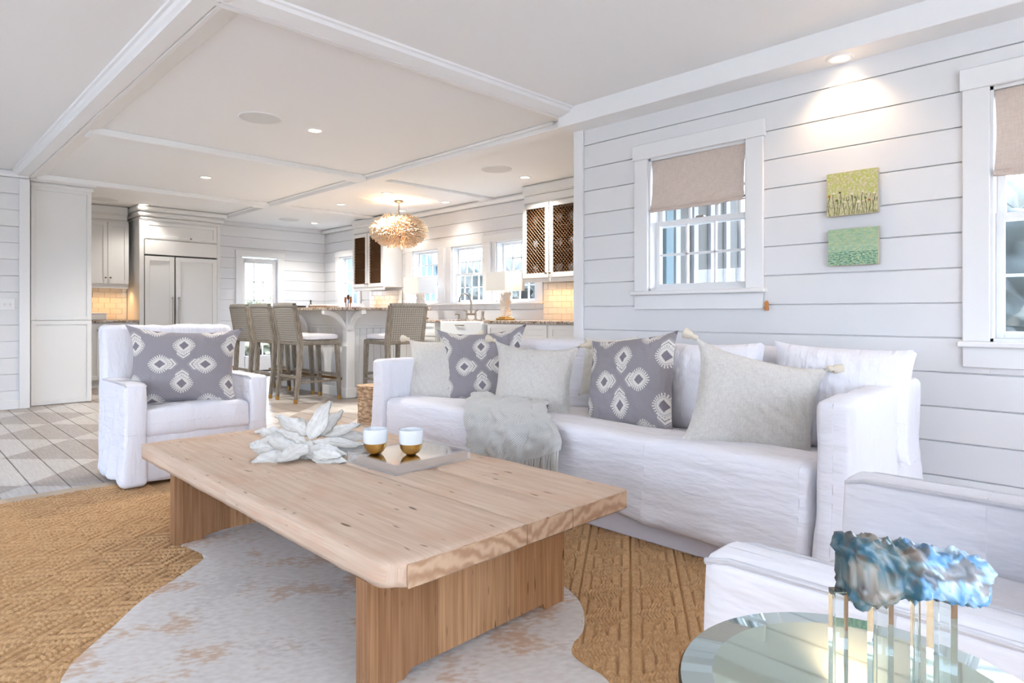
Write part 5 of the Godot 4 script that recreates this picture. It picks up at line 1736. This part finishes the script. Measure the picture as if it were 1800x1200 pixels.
func side_table():
	var C = Vector3(0.753, 0.0, -0.213)
	var t = thing("round_side_table", "round mirrored-glass side table at the lower right corner", "side table", C)
	var top = 0.635
	var green = flat(Color(0.80, 0.85, 0.80), 0.03, 0.92)
	part("mirror_top", lathe([Vector2(0.0005, top), Vector2(0.158, top)], 72), green, t)
	part("bevel", lathe([Vector2(0.158, top), Vector2(0.193, top - 0.003)], 72), flat(Color(0.80, 0.86, 0.86), 0.03, 0.9), t)
	part("glass_edge", lathe([Vector2(0.193, top - 0.003), Vector2(0.1955, top - 0.006), Vector2(0.1955, top - 0.013), Vector2(0.19, top - 0.015), Vector2(0.0005, top - 0.015)], 72), flat(Color(0.05, 0.07, 0.07), 0.1), t)
	part("ring", lathe([Vector2(0.165, top - 0.015), Vector2(0.18, top - 0.017), Vector2(0.18, top - 0.03), Vector2(0.165, top - 0.032), Vector2(0.165, top - 0.015)], 48), M.brass, t)
	for k in 3:
		var a = TAU * k / 3.0 + 0.5
		part("leg", tube([Vector3(cos(a) * 0.172, top - 0.025, sin(a) * 0.172), Vector3(cos(a) * 0.11, 0.3, sin(a) * 0.11), Vector3(cos(a) * 0.17, 0.012, sin(a) * 0.17)], 0.009, 8), M.brass, t)
	# mineral on clear blocks
	var along = Vector3(1, 0, 1).normalized()
	var toward = Vector3(-1, 0, 1).normalized()
	var base = C + Vector3(0, top + 0.001, 0)
	var m = thing("mineral_specimen", "rough blue mineral resting on clear blocks on the side table", "mineral", Vector3(0.762, 0.7575, -0.172), Basis(along, Vector3.UP, toward))
	var n = noise(28.0, 601, 4)
	var nb = noise(60.0, 602, 3)
	var cn = noise(24.0, 603, 4)
	var size = Vector3(0.142, 0.046, 0.045)
	var raw = softbox(size, 0.014, 0.0033, func(p, nn):
		var q = p + nn * (0.006 * n.get_noise_3dv(p) + 0.005 * abs(nb.get_noise_3dv(p)) * 2.0)
		q.y += -0.13 * p.x
		if p.x < 0.0:
			q.y *= 1.12
		if p.y < 0.0:
			q.y -= 0.013 * smoothstep(-0.015, -0.05, p.x)
		return q)
	var arr = raw.surface_get_arrays(0)
	var cols = PackedColorArray()
	for p in arr[Mesh.ARRAY_VERTEX]:
		var a = cn.get_noise_3dv(p) + 0.5 * nb.get_noise_3dv(p * 1.3)
		var c = Color(0.30, 0.52, 0.70).lerp(Color(0.76, 0.83, 0.88), clamp(0.5 + a * 1.3, 0.0, 1.0))
		if p.x < -0.005:
			c = Color(0.17, 0.34, 0.41).lerp(Color(0.55, 0.53, 0.49), clamp(0.45 + a * 1.5, 0.0, 1.0))
		var rust = cn.get_noise_3d(p.x + 3.0, p.y, p.z)
		if rust > 0.22:
			c = c.lerp(Color(0.36, 0.29, 0.25), 0.55)
		cols.append(c.srgb_to_linear())
	arr[Mesh.ARRAY_COLOR] = cols
	var am = ArrayMesh.new()
	am.add_surface_from_arrays(Mesh.PRIMITIVE_TRIANGLES, arr)
	var mm = flat(Color(1, 1, 1), 0.35)
	mm.vertex_color_use_as_albedo = true
	part("crystal", am, mm, m, Vector3(0, 0.019, 0))
	var cl = StandardMaterial3D.new()
	cl.albedo_color = Color(0.93, 0.97, 0.97, 0.02)
	cl.roughness = 0.0
	cl.refraction_enabled = true
	cl.refraction_scale = 0.049
	var bs = thing("acrylic_stand", "clear acrylic blocks holding up the blue mineral", "stand", base, Basis(along, Vector3.UP, toward))
	for b in [[-0.043, 0.014, 0.008], [0.002, 0.018, 0.006], [0.036, 0.007, 0.010], [0.066, 0.020, 0.006]]:
		part("block", boxm(Vector3(b[1], 0.122, b[1]), 0.0006), cl, bs, Vector3(b[0] + 0.0, 0.0615, b[2] - 0.012 + 0.03))

func paintings():
	var gn = noise(0.02, 701, 4)
	var g2 = noise(0.06, 702, 3)
	var flowers = []
	rng.seed = 77
	for k in 13:
		flowers.append([0.06 + k * 0.073 + rng.randf_range(-0.02, 0.02), rng.randf_range(0.46, 0.72), rng.randf_range(0.012, 0.03), rng.randi() % 4])
	var meadow = image(256, 232, func(px, py):
		var x = px / 256.0
		var y = py / 232.0
		var n = gn.get_noise_2d(px * 1.6, py * 1.6)
		var c = mixc(Color(0.80, 0.76, 0.58), Color(0.74, 0.76, 0.38), 0.45 + n * 1.2)
		c = mixc(c, Color(0.90, 0.86, 0.74), clamp(g2.get_noise_2d(px, py) * 1.6, 0, 0.7))
		if y > 0.55:
			c = mixc(c, Color(0.84, 0.80, 0.70), 0.4)
			if g2.get_noise_2d(px * 3.5, py * 0.35 + 90.0) > 0.24:
				c = mixc(c, Color(0.38, 0.35, 0.24), 0.75)
		for f in flowers:
			var dx = x - f[0]
			var dy = y - f[1]
			if abs(dx + 0.02 * sin(y * 9.0 + f[0] * 20.0)) < 0.006 and dy > 0:
				c = Color(0.33, 0.34, 0.20)
			if dx * dx + dy * dy < f[2] * f[2] * (1.0 + g2.get_noise_2d(px * 5.0, py * 5.0)):
				c = [Color(0.36, 0.40, 0.16), Color(0.66, 0.40, 0.20), Color(0.20, 0.20, 0.14), Color(0.92, 0.88, 0.80)][f[3]]
		return c)
	var sea = image(256, 205, func(px, py):
		var y = py / 205.0
		var n = gn.get_noise_2d(px * 0.9, py * 3.5)
		var c = mixc(Color(0.68, 0.76, 0.64), Color(0.55, 0.70, 0.58), 0.4 + n + (0.4 if y > 0.5 else 0.0))
		c = mixc(c, Color(0.80, 0.80, 0.52), clamp(g2.get_noise_2d(px * 0.6, py * 1.4 + 40.0) * 1.5, 0, 0.6))
		if y > 0.62 and g2.get_noise_2d(px * 0.7 + 40.0, py * 2.6) > 0.12:
			c = mixc(c, Color(0.16, 0.42, 0.34), 0.7)
		elif y > 0.45 and g2.get_noise_2d(px * 1.0 + 140.0, py * 4.0) > 0.22:
			c = mixc(c, Color(0.86, 0.90, 0.84), 0.6)
		return c)
	var list = [[meadow, Vector3(3.872, 1.723, -1.163), Vector3(0.268, 0.248, 0.03), "small canvas of wildflowers on a yellow-green field, the upper of two"], [sea, Vector3(3.872, 1.421, -1.158), Vector3(0.262, 0.21, 0.03), "small abstract sea-green canvas, the lower of two"]]
	for p in list:
		var t = thing("small_painting", p[3], "painting", p[1], facing(Vector3.LEFT), "small unframed canvases")
		var cv = softbox(p[2], 0.006, 0.03)
		part("stretcher", cv, flat(Color(0.78, 0.75, 0.66), 0.9), t)
		var q = QuadMesh.new()
		q.size = Vector2(p[2].x - 0.006, p[2].y - 0.006)
		part("painted_face", q, textured(p[0], 0.6), t, Vector3(0, 0, p[2].z / 2 + 0.0006))

func shades():
	for w in [[-2.497, -1.802, 2.132, 1.785, "natural linen roman shade half drawn over the window behind the sofa", 31], [-0.527, 0.282, 2.152, 1.742, "natural linen roman shade in the window at the right edge", 33]]:
		var t = thing("roman_shade", w[4], "shade", Vector3(3.93, 0, (w[0] + w[1]) / 2), facing(Vector3.LEFT), "linen roman shades")
		var wd = w[1] - w[0]
		var H = w[2] - w[3]
		var n = noise(3.0, w[5], 3)
		# height and outward offset down the cloth, folded twice at the bottom
		var prof = [Vector2(0.0, 0.012), Vector2(0.25, 0.016), Vector2(0.5, 0.020), Vector2(0.75, 0.026), Vector2(0.90, 0.034), Vector2(0.985, 0.040), Vector2(1.0, 0.032), Vector2(0.96, 0.022), Vector2(0.93, 0.020), Vector2(0.99, 0.050), Vector2(1.035, 0.052), Vector2(1.05, 0.044), Vector2(1.0, 0.012)]
		var f = func(u, v):
			var s = v * (prof.size() - 1)
			var k = min(int(s), prof.size() - 2)
			var p = prof[k].lerp(prof[k + 1], s - k)
			var sag = 0.014 * sin(PI * u) * p.x + 0.012 * n.get_noise_2d(u * 2.0, p.x * 2.0)
			return Vector3((u - 0.5) * (wd - 0.03 * sin(PI * clamp(p.x, 0, 1)) * 0.6), w[2] - p.x * H - sag * 0.5 + 0.006 * (u - 0.5), p.y + 0.012 * n.get_noise_2d(u * 3.0, p.x * 3.0 + 5.0) * p.x)
		part("cloth", grid_mesh(f, 30, 48), M.shade_cloth, t)
		part("headrail", span(Vector3(-wd / 2, w[2] - 0.03, -0.02), Vector3(wd / 2, w[2], 0.008), 0.002), M.trim, t)
	var p = thing("shade_pull", "small turned wooden pull hanging beside the window", "pull", Vector3(3.868, 1.065, -1.648))
	part("knob", lathe([Vector2(0.004, 0.06), Vector2(0.012, 0.05), Vector2(0.012, 0.03), Vector2(0.009, 0.026), Vector2(0.013, 0.02), Vector2(0.013, 0.0), Vector2(0.001, -0.002)], 14), flat(Color(0.76, 0.48, 0.22), 0.5), p)
	part("cord", tube([Vector3(0, 0.06, 0), Vector3(0, 0.16, -0.004), Vector3(0.004, 0.30, -0.01)], 0.0015, 5), M.trim, p)

func pendant():
	var c = Vector3(5.1, 2.19, -7.32)
	var t = thing("reed_pendant", "wide flattened pendant lamp bristling with pale reeds", "pendant", c)
	part("canopy", lathe([Vector2(0.001, 0.419), Vector2(0.065, 0.419), Vector2(0.065, 0.40), Vector2(0.015, 0.385), Vector2(0.001, 0.385)], 20), M.nickel, t)
	part("stem", tube([Vector3(0, 0.39, 0), Vector3(0, 0.12, 0)], 0.008, 8), M.nickel, t)
	part("frame", lathe([Vector2(0.12, 0.13), Vector2(0.25, 0.10), Vector2(0.30, 0.0), Vector2(0.25, -0.11), Vector2(0.10, -0.14)], 28), M.reed, t)
	var s = st()
	rng.seed = 21
	for k in 1500:
		var y = 1.0 - 2.0 * (k + 0.5) / 1500.0
		var a = k * 2.399963
		var r = sqrt(1.0 - y * y)
		var d = Vector3(cos(a) * r, y, sin(a) * r)
		if y > 0.93 or y < -0.96:
			continue
		var p0 = Vector3(d.x * 0.30, d.y * 0.15, d.z * 0.30)
		var j = Vector3(rng.randf_range(-1, 1), rng.randf_range(-1, 1), rng.randf_range(-1, 1)) * 0.018
		var p1 = Vector3(d.x * 0.395, d.y * 0.235, d.z * 0.395) * rng.randf_range(0.90, 1.04) + j
		var u = (p1 - p0).cross(Vector3.UP).normalized() * 0.010
		var w = (p1 - p0).cross(u).normalized() * 0.010
		var A = [p0 + u, p0 - u * 0.5 + w * 0.87, p0 - u * 0.5 - w * 0.87]
		var B = [p1 + u, p1 - u * 0.5 + w * 0.87, p1 - u * 0.5 - w * 0.87]
		for i in 3:
			poly(s, [A[i], A[(i + 1) % 3], B[(i + 1) % 3], B[i]], A[i] + A[(i + 1) % 3] - p0 * 2.0)
		poly(s, B, p1 - p0)
	var rd = part("reeds", done(s), M.reed, t)
	rd.set_meta("kind", "stuff")
	part("bulb", lathe([Vector2(0.001, 0.10), Vector2(0.02, 0.09), Vector2(0.03, 0.05), Vector2(0.022, 0.02), Vector2(0.001, 0.012)], 14), M.warm_glow, t)
	var l = OmniLight3D.new()
	l.name = "warm_light"
	l.light_color = Color(1.0, 0.84, 0.66)
	l.light_energy = 0.4
	l.light_size = 0.03
	l.omni_range = 12.0
	l.omni_attenuation = 2.0
	l.shadow_enabled = true
	l.position = Vector3(0, 0.055, 0)
	t.add_child(l)

func bar_things():
	var cr = thing("utensil_crock", "white crock of wooden spoons on the counter below the narrow window", "crock", Vector3(5.62, 0.963, -9.55))
	part("pot", lathe([Vector2(0.001, 0.0), Vector2(0.07, 0.0), Vector2(0.085, 0.05), Vector2(0.085, 0.17), Vector2(0.078, 0.17), Vector2(0.076, 0.02), Vector2(0.001, 0.015)], 20), M.milk, cr)
	rng.seed = 5
	for k in 6:
		var a = k * 1.05
		var d = Vector3(cos(a) * 0.05, 0.30 + 0.03 * (k % 3), sin(a) * 0.05)
		var s = st()
		tube_into(s, [Vector3(cos(a) * 0.02, 0.03, sin(a) * 0.02), d], 0.008, 6)
		cbox(s, d, Vector3(0.045, 0.08, 0.03), 0.012)
		part("wooden_spoon", done(s), flat([Color(0.62, 0.36, 0.18), Color(0.70, 0.48, 0.28), Color(0.36, 0.24, 0.16)][k % 3], 0.6), cr)
	var wb = thing("paper_stack", "low stack of white and brown papers on the bar top near its corner", "papers", Vector3(4.25, 1.123, -7.85), turn(20))
	part("white_sheets", boxm(Vector3(0.22, 0.02, 0.30), 0.002, 0, Vector3(0, 0.036, 0)), M.trim, wb)
	part("brown_folder", boxm(Vector3(0.24, 0.025, 0.33), 0.003, 0, Vector3(0, 0.0125, 0)), flat(Color(0.50, 0.38, 0.30), 0.7), wb)
	var dk = thing("dark_tray", "low dark tray on the far end of the bar top", "tray", Vector3(4.35, 1.123, -8.9))
	part("base", boxm(Vector3(0.25, 0.012, 0.2), 0.002, 0, Vector3(0, 0.006, 0)), M.dark, dk)
	part("rim", boxesm([[Vector3(0.12, 0.024, 0), Vector3(0.012, 0.03, 0.2)], [Vector3(-0.12, 0.024, 0), Vector3(0.012, 0.03, 0.2)], [Vector3(0, 0.024, 0.095), Vector3(0.23, 0.03, 0.012)], [Vector3(0, 0.024, -0.095), Vector3(0.23, 0.03, 0.012)]], 0.002), M.dark, dk)
	var bt = thing("dark_bottle", "small dark bottle on the bar top", "bottle", Vector3(4.50, 1.123, -8.7))
	part("body", lathe([Vector2(0.001, 0), Vector2(0.025, 0), Vector2(0.025, 0.05), Vector2(0.01, 0.07), Vector2(0.009, 0.10), Vector2(0.001, 0.10)], 14), M.dark, bt)
	part("cap", lathe([Vector2(0.012, 0.10), Vector2(0.012, 0.12), Vector2(0.001, 0.121)], 12), M.dark, bt)
	var pt = thing("white_platter", "white scalloped platter standing behind the crock of spoons", "platter", Vector3(5.74, 0.963, -9.36), facing(Vector3.LEFT) * Basis(Vector3.RIGHT, deg_to_rad(78)))
	part("dish", lathe([Vector2(0.001, 0.0), Vector2(0.08, 0.0), Vector2(0.13, 0.018), Vector2(0.13, 0.024), Vector2(0.08, 0.008), Vector2(0.001, 0.008)], 28), M.milk, pt, Vector3(0, 0, -0.13))
	part("foot_ring", lathe([Vector2(0.06, 0.0), Vector2(0.06, -0.008), Vector2(0.052, -0.008), Vector2(0.052, 0.0)], 24), M.milk, pt, Vector3(0, 0, -0.13))
	var cn = thing("white_canister", "low white lidded canister on the pantry counter", "canister", Vector3(2.20, 0.953, -10.66))
	part("body", boxm(Vector3(0.24, 0.085, 0.16), 0.008, 0, Vector3(0, 0.0425, 0)), M.milk, cn)
	part("lid", boxm(Vector3(0.25, 0.02, 0.17), 0.006, 0, Vector3(0, 0.095, 0)), M.milk, cn)
